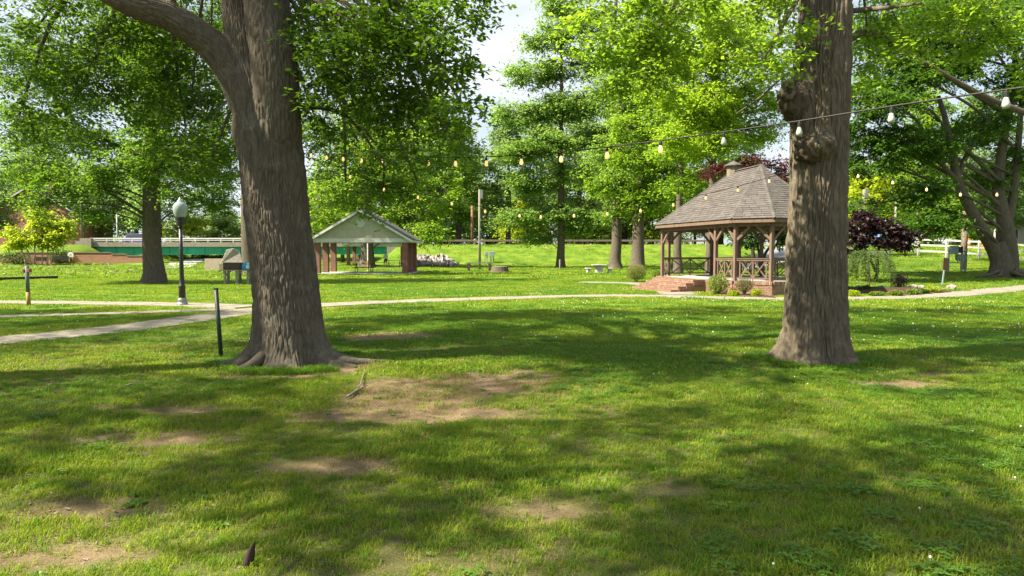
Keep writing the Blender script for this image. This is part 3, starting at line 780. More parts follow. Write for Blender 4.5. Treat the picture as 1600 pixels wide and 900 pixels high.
for (px, py, z, r_, nc) in ((1000,488,12,1.6,14),(1150,486,12,1.6,14),(1300,484,12,1.6,14),(1450,488,12,1.6,14),(1570,482,12.5,1.5,12),(1090,512,11.5,1.2,8),(1400,515,11.5,1.3,10),(1540,520,11.5,1.4,10),(1230,508,11,1.1,7)):
    t_ = G(px, py)  # extra crown above the view, placed sunward to shade this stretch of lawn
    tr.blob(t_ + Vector((-.89*z, -.277*z, z)), r_*1.05, r_*1.05, .7, int(nc*1.8), 56, .64, zfrom=tr.rng.uniform(7, 11), tw=.006, sm=1.9, rmax=.04)
def trunkR(root):
    zb1, zb2 = P(1240, 150, YR).z, P(1268, 235, YR).z
    near_trunk(specR, YR, None, .20, B_OAKR, 42, .058, nseg=480, nrow=420, bumps=((math.radians(190), zb1, .50, .26, .24), (math.radians(205), zb1 - .32, .45, .3, .10), (math.radians(250), zb2, .40, .19, .27), (math.radians(180), zb2 - .05, .5, .5, .02),
        (math.radians(265), .95, .22, .12, .02)), seed=4.4)(root)
    def burl(c, rx, ry, rz, sd):
        th, ph = np.meshgrid(np.linspace(0, 2*np.pi, 40, endpoint=False), np.linspace(.02, np.pi - .02, 26))
        x, y, z = np.sin(ph)*np.cos(th), np.sin(ph)*np.sin(th), np.cos(ph)
        k = 1 + .55 * (fbm(x*2.4 + sd, y*2.4, z*2.4, o=3) - .5) + .28 * (np.abs(fbm(x*7 + sd, y*7, z*7, o=2) - .5) * 2 - .3)
        v = np.stack([x*rx*k, y*ry*k, z*rz*k], -1).reshape(-1, 3) + np.array(c - root.location)
        i_ = np.arange(26*40).reshape(26, 40); j_ = np.roll(i_, -1, 1)
        np_mesh('burl', v, np.stack([i_[:-1], i_[1:], j_[1:], j_[:-1]], -1).reshape(-1, 4), B_BURL, root, smooth=True)
    burl(P(1268, 234, YR - .33), .27, .19, .22, 2.0)
    burl(P(1243, 160, YR - .24), .24, .2, .30, 7.0)
    kn = MB()
    c0 = P(1229, 143, YR - .34)
    for k in range(2):
        pass
    ring = []
    for k in range(19):
        a = 2 * math.pi * k / 18
        ring.append(c0 + Vector((-.02 + .085 * math.cos(a), -.10 + .03 * math.cos(a), .11 * math.sin(a))) - root.location)
    kn.tube(ring, [.045 + .012 * math.sin(3 * k) for k in range(19)], 8)
    kn.build('knot', B_OAKR, root, smooth=True)
    hl = MB(); hl.lathe([(.001, -.1), (.05, -.09), (.075, 0), (.05, .08), (.001, .09)], 10)
    h_ = hl.build('hollow', B_DARK, root, smooth=True); h_.location = c0 + Vector((-.01, -.035, 0)) - root.location
tr.build('oak_tree', 'straight furrowed oak trunk with two burls standing in front of the gazebo', None, B_OAKR, L_OAKR, .10, trunk_obj=trunkR)

# --- oaks just outside the left edge; their crowns reach into the picture and shade the lawn
SHADE_L = []
def big_tree(base, seed, h, rt, label, leaf, size=.13, r=5.5, z0=5.0, nb=12, ncl=24, nl=34, rc=.85, name='oak_tree', bark=B_GEN, flat=.35, tilt=.55, asp=.5, lean=(0, 0), group=None, top=.75, forms=None, tw=.014, rz=.55, kc=1.0, kl=1.0):
    base = Vector(base); base.z = tz(base.x, base.y) - .1
    t = Tree(base, seed, kc * (1.35 if forms else 1), kl * (1.7 if forms else 1.5)); g = t.rng
    pts = [base + Vector((lean[0]*k*k + g.normal(0, .06) * (k > 0), lean[1]*k*k + g.normal(0, .06) * (k > 0), h * .92 * k)) for k in (0, .04, .12, .3, .5, .7, .88, 1)]
    t.trunk(pts, [rt*1.75, rt*1.25, rt*1.05, rt*.95, rt*.75, rt*.5, rt*.25, rt*.08], 14)
    for (tp, z_, r_, n_) in (SHADE_L if seed == 32 else ()):  # sprays added to the out-of-view oak to shade the left lawn
        t.blob(tp + Vector((-.89*z_, -.277*z_, z_)), r_, r_, .8, n_, 34, .75, tw=.008, rmax=.05)
    if forms is None:
        for k in range(nb):
            a = k * 2.4 + g.uniform(-.4, .4); f = (k + .5) / nb
            z = z0 + (h - z0) * f; rr = r * (math.sqrt(max(0.05, 1 - (2*f*.85 - .55)**2))) * g.uniform(.55, .8)
            br_ = r * (.5 - .18 * abs(f - .4))
            t.blob(base + Vector((rr*math.cos(a) + lean[0]*f*f, rr*math.sin(a) + lean[1]*f*f, z)), br_, br_, br_*rz, ncl, nl, rc, flat=flat, tw=tw)
    else:
        for (c, rx, ry, rz_, nc) in forms: t.blob(c, rx, ry, rz_, nc, nl, rc, flat=flat, tw=tw)
    return t.build(name, label, group, bark, leaf, size, tilt, asp)
big_tree((-13.5, 7.5, 0), 31, 17, .5, 'tall oak at the far left whose leaves hang over the top left corner', L_OAK, .16, 5.6, 5.5, 12, 19, 42, .8)
SHADE_L += [(G(60, 512), 11, 1.6, 20), (G(180, 500), 11.5, 1.6, 20), (G(290, 492), 12, 1.5, 18), (G(20, 490), 11, 1.5, 16), (G(140, 485), 12, 1.5, 16), (G(60, 540), 10.5, 1.3, 14), (G(240, 520), 11, 1.3, 12)]
big_tree((-24, 13, 0), 32, 17, .5, 'shady oak standing left of the near paths at the picture edge', L_OAK, .18, 5.8, 5.0, 12, 20, 34, .9)

# --- left middle oak (trunk beside the lamp post)
def px_forms(lst, sx=1):
    return [(P(a, b_, c_), d, e, f, n_) for (a, b_, c_, d, e, f, n_) in lst]
b3 = on(240, 39)
big_tree(b3, 33, 20, .47, 'dark oak trunk standing beside the lamp post on the left lawn', L_OAK, .20, nl=74, rc=.9, tw=.025, bark=B_GEN, forms=px_forms([
    (60,110,38,2.2,2,1.3,26),(120,215,38,2.4,2,1.1,30),(40,265,39,2.2,2,.9,18),(200,90,39,2.2,2,1.4,26),(300,150,39,2.0,2,1.2,24),(335,225,38,1.5,2,.9,18),(185,262,37.5,2.0,2,.8,20),(325,275,38,1.5,2,.7,16),
    (280,60,39,2.2,2,1.4,24),(240,160,37,1.5,1.5,1.5,22),(250,255,37.3,.9,.8,1.1,12),(110,150,40,1.8,2,1.0,18),(370,130,39,1.3,2,1.2,14),(130,290,37,1.2,1.5,.6,10),(290,310,37.5,.9,1.4,.45,7),(90,285,37,1.4,1.2,.7,14),(60,320,37,.9,1,.4,6),(150,330,37,.8,1,.35,6),(30,60,38,2.4,2,1.3,20),(150,60,38,2.4,2,1.3,20),(250,100,36.5,2,1.5,1.3,20),(240,215,36.3,1.3,1,1.1,14),(20,190,39,2,2,1,16),(345,320,38,.7,1,.5,5),
    (240,-20,39,4,3.5,2.5,36),(100,-30,39,3,3,2,20),(380,-10,40,3,3,2,20)]))
b4 = on(389, 52)
big_tree(b4, 34, 19, .52, 'trunk half hidden behind the left edge of the leaning oak', L_OAK, .28, nl=64, rc=1.1, tw=.04, forms=px_forms([
    (400,150,52,3,3,2,20),(440,90,52,3,3,2.2,18),(350,90,53,3,3,2,18),(470,200,52,2.4,2.4,1.4,14),(350,200,52,2.5,2,1.2,12),(400,20,52,4,3,3,20)]))

# --- centre and right back trees
big_tree(on(573, 83), 35, 19, .75, 'wide bright green tree rising directly behind the picnic shelter', L_OAKR, .38, nl=52, rc=1.5, tw=.06, forms=px_forms([
    (560,300,83,4.2,3,2.6,34),(620,270,82,4.2,3,2.6,34),(650,340,82,3.6,3,2.4,34),(500,310,83,4.0,3,2.4,30),(690,300,82,3.2,3,2.2,24),(580,240,83,4,3,2,24),(640,230,83,3.5,3,2,20),(600,340,85,3.8,2,1.6,22),(670,365,80,2.2,2,1.3,18),(510,350,84,2.4,2,1.2,12)]))
big_tree(on(876, 82), 36, 34, .40, 'tall slender willow oak with layered boughs in the middle of the lawn', L_WILLOW, .38, nl=80, rc=1.55, tw=.05, flat=.32, forms=px_forms([
    (876,330,82,2.6,2.4,1.0,18),(815,340,81,2.8,2,.8,18),(935,335,82,2.6,2,.9,16),(830,285,82,3.4,2.6,1.2,24),(910,270,82,3.6,2.6,1.3,26),(800,240,82,2.8,2.5,1.1,20),(860,225,81,4,3,1.4,30),(945,215,82,3.6,2.6,1.3,24),
    (815,180,82,3.2,2.6,1.3,24),(890,165,82,4.2,3,1.5,30),(960,150,83,3.4,3,1.4,22),(830,115,82,3.0,2.6,1.5,24),(900,100,82,4.0,3,1.7,28),(850,60,82,2.6,2.4,1.6,20),(920,40,82,3.6,3,1.8,26),(880,0,82,3,3,2,22),(940,-50,82,4,3,2,20),(840,372,81,1.5,1.5,.5,6),(900,360,82,1.6,1.5,.5,7)]))
big_tree(on(962, 75), 37, 30, .52, 'dark trunk behind the concrete picnic table', L_WILLOW, .36, nl=52, rc=1.4, tw=.05, flat=.3, lean=(2, 0), forms=px_forms([
    (985,300,75,3.4,3,1.5,24),(950,250,75,3,3,1.4,20),(1010,220,75,4,3,1.6,26),(960,130,75,4,3,2,24),(1000,170,74,3.6,3,1.6,24),(1040,80,75,4,3,2,28),(990,40,75,4,3,2,24),(950,335,76,1.5,1.4,.6,8),(1030,0,75,4,3,2,20),(975,285,71,2.6,2,1.4,20),(970,230,71,3,2,1.6,22),(1000,140,70,3,2,1.6,22),(980,80,70,3.2,2,1.8,22)]))
big_tree(on(996, 70), 38, 22, .60, 'stout pale grey trunk just left of the gazebo behind the clipped hedge', L_OAKR, .34, nl=54, rc=1.3, tw=.05, flat=.32, lean=(1.5, 0), forms=px_forms([
    (1000,300,70,2.6,2,1.3,22),(1050,270,69,3.0,2.4,1.4,26),(950,290,71,2.4,2,1.2,16),(1080,220,69,3,2.6,1.5,24),(1030,200,70,3,2.6,1.5,22),(1110,280,70,2.4,2,1.4,16),(1020,322,69,1.4,1.4,.6,9),(975,325,70,1.2,1.2,.6,8),(1120,170,70,3,2.6,1.6,20),(1000,250,67,2.8,2,1.4,24),(1030,150,67,2.8,2,1.5,22),(985,200,67,2.4,2,1.4,18),(1040,305,66,1.8,1.5,1.0,14)]))
big_tree(on(1059, 58), 39, 20, .32, 'dark trunk seen between the left posts of the gazebo', L_OAKR, .30, nl=46, rc=1.2, tw=.045, lean=(.8, 0), forms=px_forms([
    (1075,235,58,2.2,2,1.2,16),(1050,180,58,2.4,2,1.3,18),(1090,150,58,2.6,2,1.5,20),(1120,220,58,2.2,2,1.3,16),(1050,110,58,2.6,2,1.5,18),(1065,285,55,1.5,1.4,.8,12),(1050,235,55,1.8,1.5,1.1,18),(1085,190,55,2.0,1.5,1.2,18)]))
big_tree(on(1110, 52), 40, 19, .30, 'sunny yellow green maple with its trunk showing through the gazebo', L_LIME, .26, nl=60, rc=1.05, tw=.04, lean=(.6, 0), forms=px_forms([
    (1110,190,50,2.2,2,1.2,26),(1060,160,50,2.0,2,1.1,22),(1160,150,50,2.2,2,1.4,26),(1100,110,50,2.4,2,1.4,28),(1180,200,51,1.9,2,1.2,20),(1050,90,50,1.9,2,1.1,20),(1150,70,50,2.4,2,1.5,26),(1200,100,51,2.2,2,1.3,22),(1080,30,50,2.5,2,1.6,24),(1190,20,51,2.6,2,1.6,20),(1010,125,49,1.3,1.6,.8,10),(1215,170,51,1.4,1.6,1,10),(1110,225,48,1.7,1.2,.8,18),(1110,150,47,1.9,1.2,1.1,22),(1130,90,47,2,1.2,1.2,22),(1120,30,47,2,1.2,1.2,20),(1060,215,48,1.3,1.2,.8,12)]))

# --- forked maple on the right
bm_ = G(1562, 431)
YM = bm_.y
tm = Tree(bm_ - Vector((0, 0, .1)), 51, 1.6, 1.9)
def MP(lst): return [P(a, b_, YM + c_) for a, b_, c_ in lst]
tm.path = (sorted(MP([(1565,440,0),(1565,380,0),(1572,330,0),(1580,270,0),(1588,190,0),(1596,100,0),(1600,0,0)]), key=lambda p: p.z), [.8,.55,.45,.35,.25,.2,.1])
tm.limb([bm_ + Vector((-.25, 0, -.2))] + MP([(1560,415,0),(1555,395,0),(1536,362,-.2),(1512,318,-.4),(1497,285,-.5),(1488,240,-.6),(1478,190,-.7),(1466,150,-.8)]), .44, .10, 18)
tm.limb([bm_ + Vector((.45, .1, -.2))] + MP([(1577,410,.1),(1574,370,.1),(1566,330,.1),(1560,290,.2),(1566,230,.2),(1580,150,.3),(1590,60,.3)]), .50, .12, 18)
tm.limb([bm_ + Vector((0, 0, -.3))] + MP([(1566,420,0),(1564,400,0),(1560,378,0)]), .72, .30, 20)
tm.limb(MP([(1574,350,.1),(1584,300,.2),(1590,240,.3),(1597,150,.4),(1606,60,.4)]), .24, .09, 14)
tm.limb(MP([(1505,295,-.4),(1470,255,-1),(1430,225,-1.5),(1395,190,-2)]), .15, .04, 9)
tm.limb(MP([(1497,275,-.5),(1530,210,0),(1600,165,.2),(1680,150,.2)]), .15, .07, 9)
tm.limb(MP([(1640,190,-3),(1560,160,-3.5),(1500,130,-4),(1440,95,-4.4),(1385,75,-4.6)]), .16, .05, 9)
for k, (dx, r0) in enumerate(((-1.5,.16),(1.5,.2),(-.9,.15),(.6,.16),(2.2,.14))):
    tm.limb([bm_ + Vector((dx*.3, -.45, .25)), bm_ + Vector((dx*.7, -.7 - .1*k, .06)), bm_ + Vector((dx*1.3, -.9, -.03))], r0, .04, 8)
for (px, py, yy, rx, rz, nc) in ((1360,150,-2,1.4,1.0,18),(1420,120,-2,1.7,1.0,24),(1480,100,-1,1.7,1.0,24),(1400,220,-2,1.5,.8,20),(1460,230,-1,1.5,.9,20),(1530,200,0,1.6,1.0,20),(1360,260,-1,1.2,.7,14),(1440,300,-1.5,1.5,.7,20),(1430,350,-2,1.25,.5,18),(1475,345,-2,.9,.5,12),(1540,60,0,1.8,1.2,22),(1590,130,0,1.6,1.2,18),(1440,40,-2,1.9,1.1,24),(1370,60,-2,1.4,1.0,16),(1590,250,1,1.4,1,14),(1535,280,1,1.1,.7,10),(1350,320,0,.9,.6,8),(1385,165,-3,1.2,.7,14),(1500,10,-1,2,1.2,20),(1590,20,0,2,1.2,20),(1550,320,2,.9,.6,6),(1345,210,-1,1.0,.8,12)):
    tm.blob(P(px, py, YM + yy), rx, 1.5, rz, nc, 66, .72, tw=.022)
for (dx, dy, z, r_, nc) in ((0,0,15,4,34),(-5,1,14,3.4,26),(5,0,14,3.6,26),(0,-4,13,3.2,24),(6,3,11,3,20),(-3,4,12,3,20),(4,-4,11,3,20)):
    tm.blob(bm_ + Vector((dx, dy, z)), r_, r_, r_*.6, nc, 34, 1.0, tw=.03)
tm.build('maple_tree', 'old forked maple with thick grey stems beside the path on the right', None, B_MAPLE, L_MAPLE, .17, aspect=.7)

# --- purple trees, weeping tree, crape myrtle
def small_tree(name, base, seed, stems, forms, label, leaf, bark, size, nl, rc, asp=.6, tilt=.6, flat=.5, tw=.015, shell=.5):
    base = Vector(base); t = Tree(base, seed)
    paths = []
    for pts, r0, r1 in stems:
        sm = t.limb(pts, r0, r1, 8); paths.append(sm)
    for (c, rx, ry, rz, nc) in forms:
        sm = paths[t.rng.integers(len(paths))]; src = sm[int(len(sm) * .8)]
        t.blob(c, rx, ry, rz, nc, nl, rc, src=src, flat=flat, tw=tw, shell=shell)
    return t.build(name, label, None, bark, leaf, size, tilt, asp, cat='tree')
g = on(1368, 34)
small_tree('redbud_tree', g, 61, [([g, g+Vector((.1,0,.7)), P(1372,395,34), P(1380,365,34)], .09, .05), ([g+Vector((.05,0,.5)), P(1355,395,34), P(1345,370,34)], .07, .04)],
    [(P(1345,352,34),.8,.9,.36,24),(P(1378,350,34),.8,.9,.34,26),(P(1403,364,33.8),.6,.8,.34,20),(P(1330,372,34),.6,.8,.4,18),(P(1362,372,33.6),.8,.8,.34,24),(P(1395,380,33.6),.45,.6,.26,14),(P(1415,386,33.6),.28,.4,.2,8),(P(1418,372,33.8),.36,.4,.16,9),(P(1436,366,33.8),.22,.3,.08,4),(P(1350,336,34.2),.7,.6,.16,14),(P(1310,360,34.4),.6,.8,.5,16),(P(1335,392,33.8),.4,.5,.2,10)],
    'dark purple leaved redbud forming a dome to the right of the burled oak', L_PURPLE, B_DARK, .17, 34, .3, asp=.85)
g = on(1190, 38)
small_tree('redbud_tree', g, 62, [([g, g+Vector((0,0,.6)), P(1195,398,38), P(1207,380,38), P(1215,365,38)], .12, .05), ([g+Vector((0,0,.5)), P(1186,395,38), P(1180,375,38)], .1, .05)],
    [(P(1170,372,38),.8,.8,.5,24),(P(1205,362,38),.8,.8,.5,26),(P(1225,375,38),.6,.8,.5,20),(P(1185,352,38),1.0,.8,.4,20),(P(1148,368,38.5),.5,.6,.5,12),(P(1235,360,38),.6,.8,.5,14)],
    'dark leaved small tree with a curved trunk seen through the right bays of the gazebo', L_DARK, B_DARK, .17, 34, .33, asp=.8)
g = on(1175, 47)
small_tree('plum_tree', g, 63, [([g, g+Vector((0,0,2)), P(1160,300,47), P(1165,270,47)], .16, .06), ([g+Vector((0,0,1.5)), P(1200,300,47), P(1210,270,47)], .12, .05)],
    [(P(1140,262,47),1.3,1.2,.35,22),(P(1105,272,46.5),.7,1,.2,9),(P(1175,252,47),1.4,1.2,.45,24),(P(1210,258,47),1.2,1.2,.6,22),(P(1230,275,47),.8,1,.6,14),(P(1180,280,48),1.6,1.2,.6,22)],
    'red leaved plum tree showing above the gazebo roof', L_RED, B_DARK, .19, 34, .5, tw=.025)
g = G(1357, 452)
wt_ = Tree(g, 64)
wt_.limb([g, g+Vector((.03,0,.55)), g+Vector((-.02,0,1.1)), g+Vector((.03,0,1.62))], .055, .03, 8)
for k in range(86):
    a_ = wt_.rng.uniform(0, 6.283); r_ = 1.22 * math.sqrt(wt_.rng.uniform(.02, 1)); low = wt_.rng.uniform(.22, .75) + .35 * (1 - r_)
    top_ = g + Vector((0, 0, 1.5 + wt_.rng.uniform(-.12, .12)))
    d_ = Vector((math.cos(a_), math.sin(a_) * .8, 0))
    cv = catmull([top_, top_ + d_ * r_ * .6 + Vector((0, 0, .22 - .12 * r_)), top_ + d_ * r_ * .95 + Vector((0, 0, -.15 - .2 * r_)), Vector((g.x, g.y, g.z + low)) + d_ * r_ * 1.04], 5)
    wt_.w.tube(cv[::2], .006, 3, cap=False)
    pts_ = np.array([cv[int(i)] for i in wt_.rng.uniform(4, len(cv) - .01, 46)]) + wt_.rng.normal(0, .035, (46, 3))
    wt_.lp.append(pts_); wt_.ls.append(np.ones(46))
wt_.build('weeping_tree', 'small weeping green tree in the mulched bed under the purple redbud', None, B_GEN, L_WEEP, .085, .95, .5)
g = on(62, 84)
st = []
for dx, tx in ((-18,-22),(-10,-4),(0,6),(8,12),(14,30),(-26,-30)):
    st.append(([on(66+dx, 84), P(66+dx*1.1, 400, 84), P(62+(dx+tx)*.6, 375, 84), P(62+tx*1.2, 355, 84)], .09, .05))
small_tree('crape_myrtle', g, 65, st, [(P(72,350,84),2.2,1.6,1.0,34),(P(45,370,84),2.0,1.6,.9,30),(P(95,368,84),1.6,1.6,.9,26),(P(62,335,84),1.6,1.4,.7,18),(P(25,380,84),1.4,1.4,.8,18),(P(70,378,83.6),2,1.2,.7,24),(P(105,352,84),.7,1,.5,9),(P(15,362,84),1,1.2,.7,12)],
    'bright yellow green multi stemmed tree in front of the brick garden wall', L_YELLOW, B_PALE, .30, 84, .75, tw=.03)

# --- trees beyond the road: a few kinds, copied
def far_kind(seed, leaf, h, r, z0, nb, ncl, nl, rc, size, bark=B_GEN, rz=.6):
    t = big_tree((0, 300, 0), seed, h, h*.018, 'kind', leaf, size, r, z0, nb, ncl, nl, rc, tw=.06, bark=bark, rz=rz)
    return t
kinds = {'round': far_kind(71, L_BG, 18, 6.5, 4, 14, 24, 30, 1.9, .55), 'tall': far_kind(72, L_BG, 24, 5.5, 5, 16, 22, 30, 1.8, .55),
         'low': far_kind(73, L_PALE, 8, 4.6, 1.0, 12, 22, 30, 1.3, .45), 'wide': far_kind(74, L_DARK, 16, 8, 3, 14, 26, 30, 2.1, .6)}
used = set()
FAR = [  # photo x, depth, kind, scale, leaf, name, label
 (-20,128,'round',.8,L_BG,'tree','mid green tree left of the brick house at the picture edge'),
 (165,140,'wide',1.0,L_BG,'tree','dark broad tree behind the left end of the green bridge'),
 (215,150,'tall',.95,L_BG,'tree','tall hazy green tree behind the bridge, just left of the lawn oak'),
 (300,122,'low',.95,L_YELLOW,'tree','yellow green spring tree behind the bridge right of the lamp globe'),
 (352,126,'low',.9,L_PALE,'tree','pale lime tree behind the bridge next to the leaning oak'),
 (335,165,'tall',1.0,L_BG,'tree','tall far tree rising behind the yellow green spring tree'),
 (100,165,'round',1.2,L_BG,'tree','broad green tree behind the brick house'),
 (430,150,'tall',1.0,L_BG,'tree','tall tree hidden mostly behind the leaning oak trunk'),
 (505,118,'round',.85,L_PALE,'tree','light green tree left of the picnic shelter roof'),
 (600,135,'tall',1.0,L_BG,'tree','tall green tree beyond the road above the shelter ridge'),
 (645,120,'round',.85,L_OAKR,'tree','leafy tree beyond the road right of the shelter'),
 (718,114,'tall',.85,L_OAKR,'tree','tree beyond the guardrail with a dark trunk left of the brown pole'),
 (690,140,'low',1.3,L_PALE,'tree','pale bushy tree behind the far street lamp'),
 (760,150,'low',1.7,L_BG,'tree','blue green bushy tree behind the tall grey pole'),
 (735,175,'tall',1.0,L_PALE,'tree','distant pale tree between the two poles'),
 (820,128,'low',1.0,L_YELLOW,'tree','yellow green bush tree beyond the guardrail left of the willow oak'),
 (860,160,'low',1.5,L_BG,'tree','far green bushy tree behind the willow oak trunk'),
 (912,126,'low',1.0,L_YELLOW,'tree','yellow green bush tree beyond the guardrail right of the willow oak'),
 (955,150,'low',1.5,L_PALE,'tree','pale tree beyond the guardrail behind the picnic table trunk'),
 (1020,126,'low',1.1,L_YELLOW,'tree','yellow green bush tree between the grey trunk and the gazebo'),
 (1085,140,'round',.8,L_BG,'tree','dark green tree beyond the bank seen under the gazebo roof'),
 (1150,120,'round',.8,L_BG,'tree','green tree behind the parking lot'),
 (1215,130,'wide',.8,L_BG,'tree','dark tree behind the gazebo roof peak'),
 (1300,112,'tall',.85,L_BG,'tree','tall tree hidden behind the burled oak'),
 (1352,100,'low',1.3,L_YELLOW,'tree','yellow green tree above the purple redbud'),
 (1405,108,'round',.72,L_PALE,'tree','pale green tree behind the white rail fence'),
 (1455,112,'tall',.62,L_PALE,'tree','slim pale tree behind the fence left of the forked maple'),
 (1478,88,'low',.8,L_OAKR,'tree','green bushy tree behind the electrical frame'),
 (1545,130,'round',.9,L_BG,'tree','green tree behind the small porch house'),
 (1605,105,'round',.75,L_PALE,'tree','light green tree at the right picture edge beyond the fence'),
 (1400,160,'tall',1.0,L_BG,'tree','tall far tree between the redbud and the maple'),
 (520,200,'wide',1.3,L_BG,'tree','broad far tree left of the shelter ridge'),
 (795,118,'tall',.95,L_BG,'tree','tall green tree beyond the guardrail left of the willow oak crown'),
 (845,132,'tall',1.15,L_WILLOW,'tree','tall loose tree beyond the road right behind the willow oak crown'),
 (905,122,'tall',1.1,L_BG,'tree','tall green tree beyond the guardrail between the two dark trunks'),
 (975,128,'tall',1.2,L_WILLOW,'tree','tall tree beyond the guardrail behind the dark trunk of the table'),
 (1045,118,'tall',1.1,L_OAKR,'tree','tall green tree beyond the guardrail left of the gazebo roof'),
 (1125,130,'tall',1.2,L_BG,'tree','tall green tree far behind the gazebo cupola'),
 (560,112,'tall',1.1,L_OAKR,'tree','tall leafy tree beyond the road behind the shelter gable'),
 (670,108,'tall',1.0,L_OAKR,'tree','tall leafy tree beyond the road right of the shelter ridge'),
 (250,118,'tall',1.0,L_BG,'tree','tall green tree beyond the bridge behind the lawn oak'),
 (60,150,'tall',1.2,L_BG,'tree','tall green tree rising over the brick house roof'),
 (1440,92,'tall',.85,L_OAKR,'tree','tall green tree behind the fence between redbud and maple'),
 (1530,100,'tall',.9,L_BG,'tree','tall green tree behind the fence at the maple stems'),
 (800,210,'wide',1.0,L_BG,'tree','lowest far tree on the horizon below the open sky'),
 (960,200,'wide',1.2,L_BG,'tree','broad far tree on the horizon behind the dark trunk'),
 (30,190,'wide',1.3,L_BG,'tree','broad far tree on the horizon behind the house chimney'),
]
rf = random.Random(3)
for (px, Yd, k, s, lf, nm, lab) in FAR:
    src = kinds[k]
    if k not in used: o = src; used.add(k)
    else: o = copy_tree(src)
    p = on(px, Yd); o.location = p - Vector((0, 0, .2)); o.rotation_euler.z = rf.uniform(0, 6.28)
    o.scale = (s * rf.uniform(.92, 1.1), s * rf.uniform(.92, 1.1), s)
    o.name = nm; tag(o, lab, 'tree', 'trees beyond the road')
    for ch in o.children:
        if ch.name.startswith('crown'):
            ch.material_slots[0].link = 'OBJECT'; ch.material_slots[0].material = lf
# wooded skyline far away
wd = Tree((0, 260, 3), 81)
for k in range(420):
    a = wd.rng.uniform(-1.0, 1.0)
    if -.06 < a < .06 and wd.rng.random() < .4: continue
    yy = wd.rng.uniform(235, 300); hh = 9 + 9 * vnoise(a * 14, 3.1)
    wd.spray(Vector((a * yy, yy, 3 + wd.rng.uniform(0, 1) ** .7 * hh)), 3.6, 34, .7)
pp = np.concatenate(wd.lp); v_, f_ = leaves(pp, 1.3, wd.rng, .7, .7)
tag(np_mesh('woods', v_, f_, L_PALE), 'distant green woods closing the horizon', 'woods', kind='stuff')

# ------------------------------------------------------------------ shrubs
def shrub(name, base, rx, ry, h, n, size, leaf, label, seed, boxy=0, z0=.05, asp=.65, stems=True, group=None):
    rng = np.random.default_rng(seed); base = Vector(base)
    root = empty(name, base, 0, label, 'plant' if h < .4 else 'shrub', group)
    u = rng.normal(0, 1, (n, 3)); u /= np.linalg.norm(u, axis=1)[:, None]
    if boxy:
        k = np.max(np.abs(u), axis=1)[:, None]; u = u * (1 - boxy) + boxy * u / k * .85
    rr = rng.uniform(.0, 1, n) ** .28
    lump = .86 + .3 * fbm(u[:, 0]*2.2 + seed, u[:, 1]*2.2, u[:, 2]*2.2)
    p = u * (rr * lump)[:, None] * np.array([rx, ry, h/2]) + np.array([0, 0, h/2 + z0])
    p = p[p[:, 2] > .01]
    v, f = leaves(p, size, rng, .8, asp)
    np_mesh('foliage', v, f, leaf, root)
    if stems:
        q = MB()
        for k in range(5):
            a = 2*math.pi*k/5
            q.tube([(0.05*rx*math.cos(a), .05*ry*math.sin(a), -.03), (.3*rx*math.cos(a), .3*ry*math.sin(a), h*.35+z0), (.6*rx*math.cos(a), .6*ry*math.sin(a), h*.75+z0)], [.025, .018, .008], 5)
        q.build('stem', B_GEN, root)
    return root
shrub('hedge_shrub', G(994, 441), .62, .6, .95, 3600, .065, leaf_mat('leaf_hedge_tan', (.10,.12,.03), (.21,.20,.06), (.24,.28,.04)), 'clipped rounded hedge bush standing alone left of the gazebo steps', 91, .55, .12)
shrub('hedge_shrub', G(1026, 437), .36, .36, .66, 1500, .06, L_SHRUB, 'small green bush at the left corner of the gazebo landing', 92, .3)
shrub('hedge_shrub', G(1122, 461), .44, .42, .80, 2600, .06, L_SHRUB, 'leafy yellow green bush to the right of the brick steps', 93, .35)
shrub('hedge_shrub', G(1163, 463), .33, .3, .58, 1500, .05, leaf_mat('leaf_brownish', (.09,.09,.035), (.16,.13,.06), (.16,.2,.04)), 'brownish thin bush against the gazebo brick base', 94, .1, .16)
shrub('hosta', G(1146, 463), .22, .2, .24, 360, .08, L_YELLOW, 'low yellow plant between the two gazebo bushes', 95, 0, .02, stems=False)
shrub('hosta', G(1182, 464), .19, .18, .32, 360, .08, L_YELLOW, 'low yellow plant right of the brownish bush', 96, 0, .02, stems=False)
shrub('hedge_shrub', G(1405, 452), .36, .34, .72, 2200, .055, L_PURPLE, 'dark clipped square shrub in the mulched bed', 97, .8, .02)
for i, (px, py, rx, h, lf, lab) in enumerate(((1331,463,.32,.24,L_YELLOW,'leftmost low yellow hosta in the bed beside the burled oak'), (1371,463,.28,.2,L_SHRUB,'low green hosta in front of the weeping tree'), (1400,463,.26,.24,L_SHRUB,'low hosta in front of the dark square shrub'),
        (1428,461,.28,.24,L_SHRUB,'low green plant right of the dark square shrub'), (1456,458,.34,.3,L_YELLOW,'yellow low plant near the right tip of the bed'), (1441,459.5,.3,.2,L_DARK,'dark low plant near the right tip of the bed'),
        (1352,457,.3,.3,L_DARK,'dark low plant at the foot of the weeping tree'), (1378,456,.3,.26,leaf_mat('leaf_bluegreen',(.08,.15,.09),(.13,.21,.13),(.15,.25,.12)),'blue green low plant right of the weeping tree stem'))):
    shrub('hosta', G(px, py), rx, rx*.8, h, 420, .10, lf, lab, 100+i, 0, .02, stems=False)
for i, (px, Yd, rx, h, lf, lab) in enumerate(((22,87.6,2.2,1.8,L_DARK,'dark shrub under the yellow green tree at the left edge'),(96,88.2,1.6,1.9,L_DARK,'dark shrub behind the right bench along the brick wall'),(50,89.0,2.0,2.1,L_BG,'green shrub behind the left bench along the brick wall'))):
    shrub('hedge_shrub', on(px, Yd), rx, .7, h, 900, .22, lf, lab, 120+i, .2)

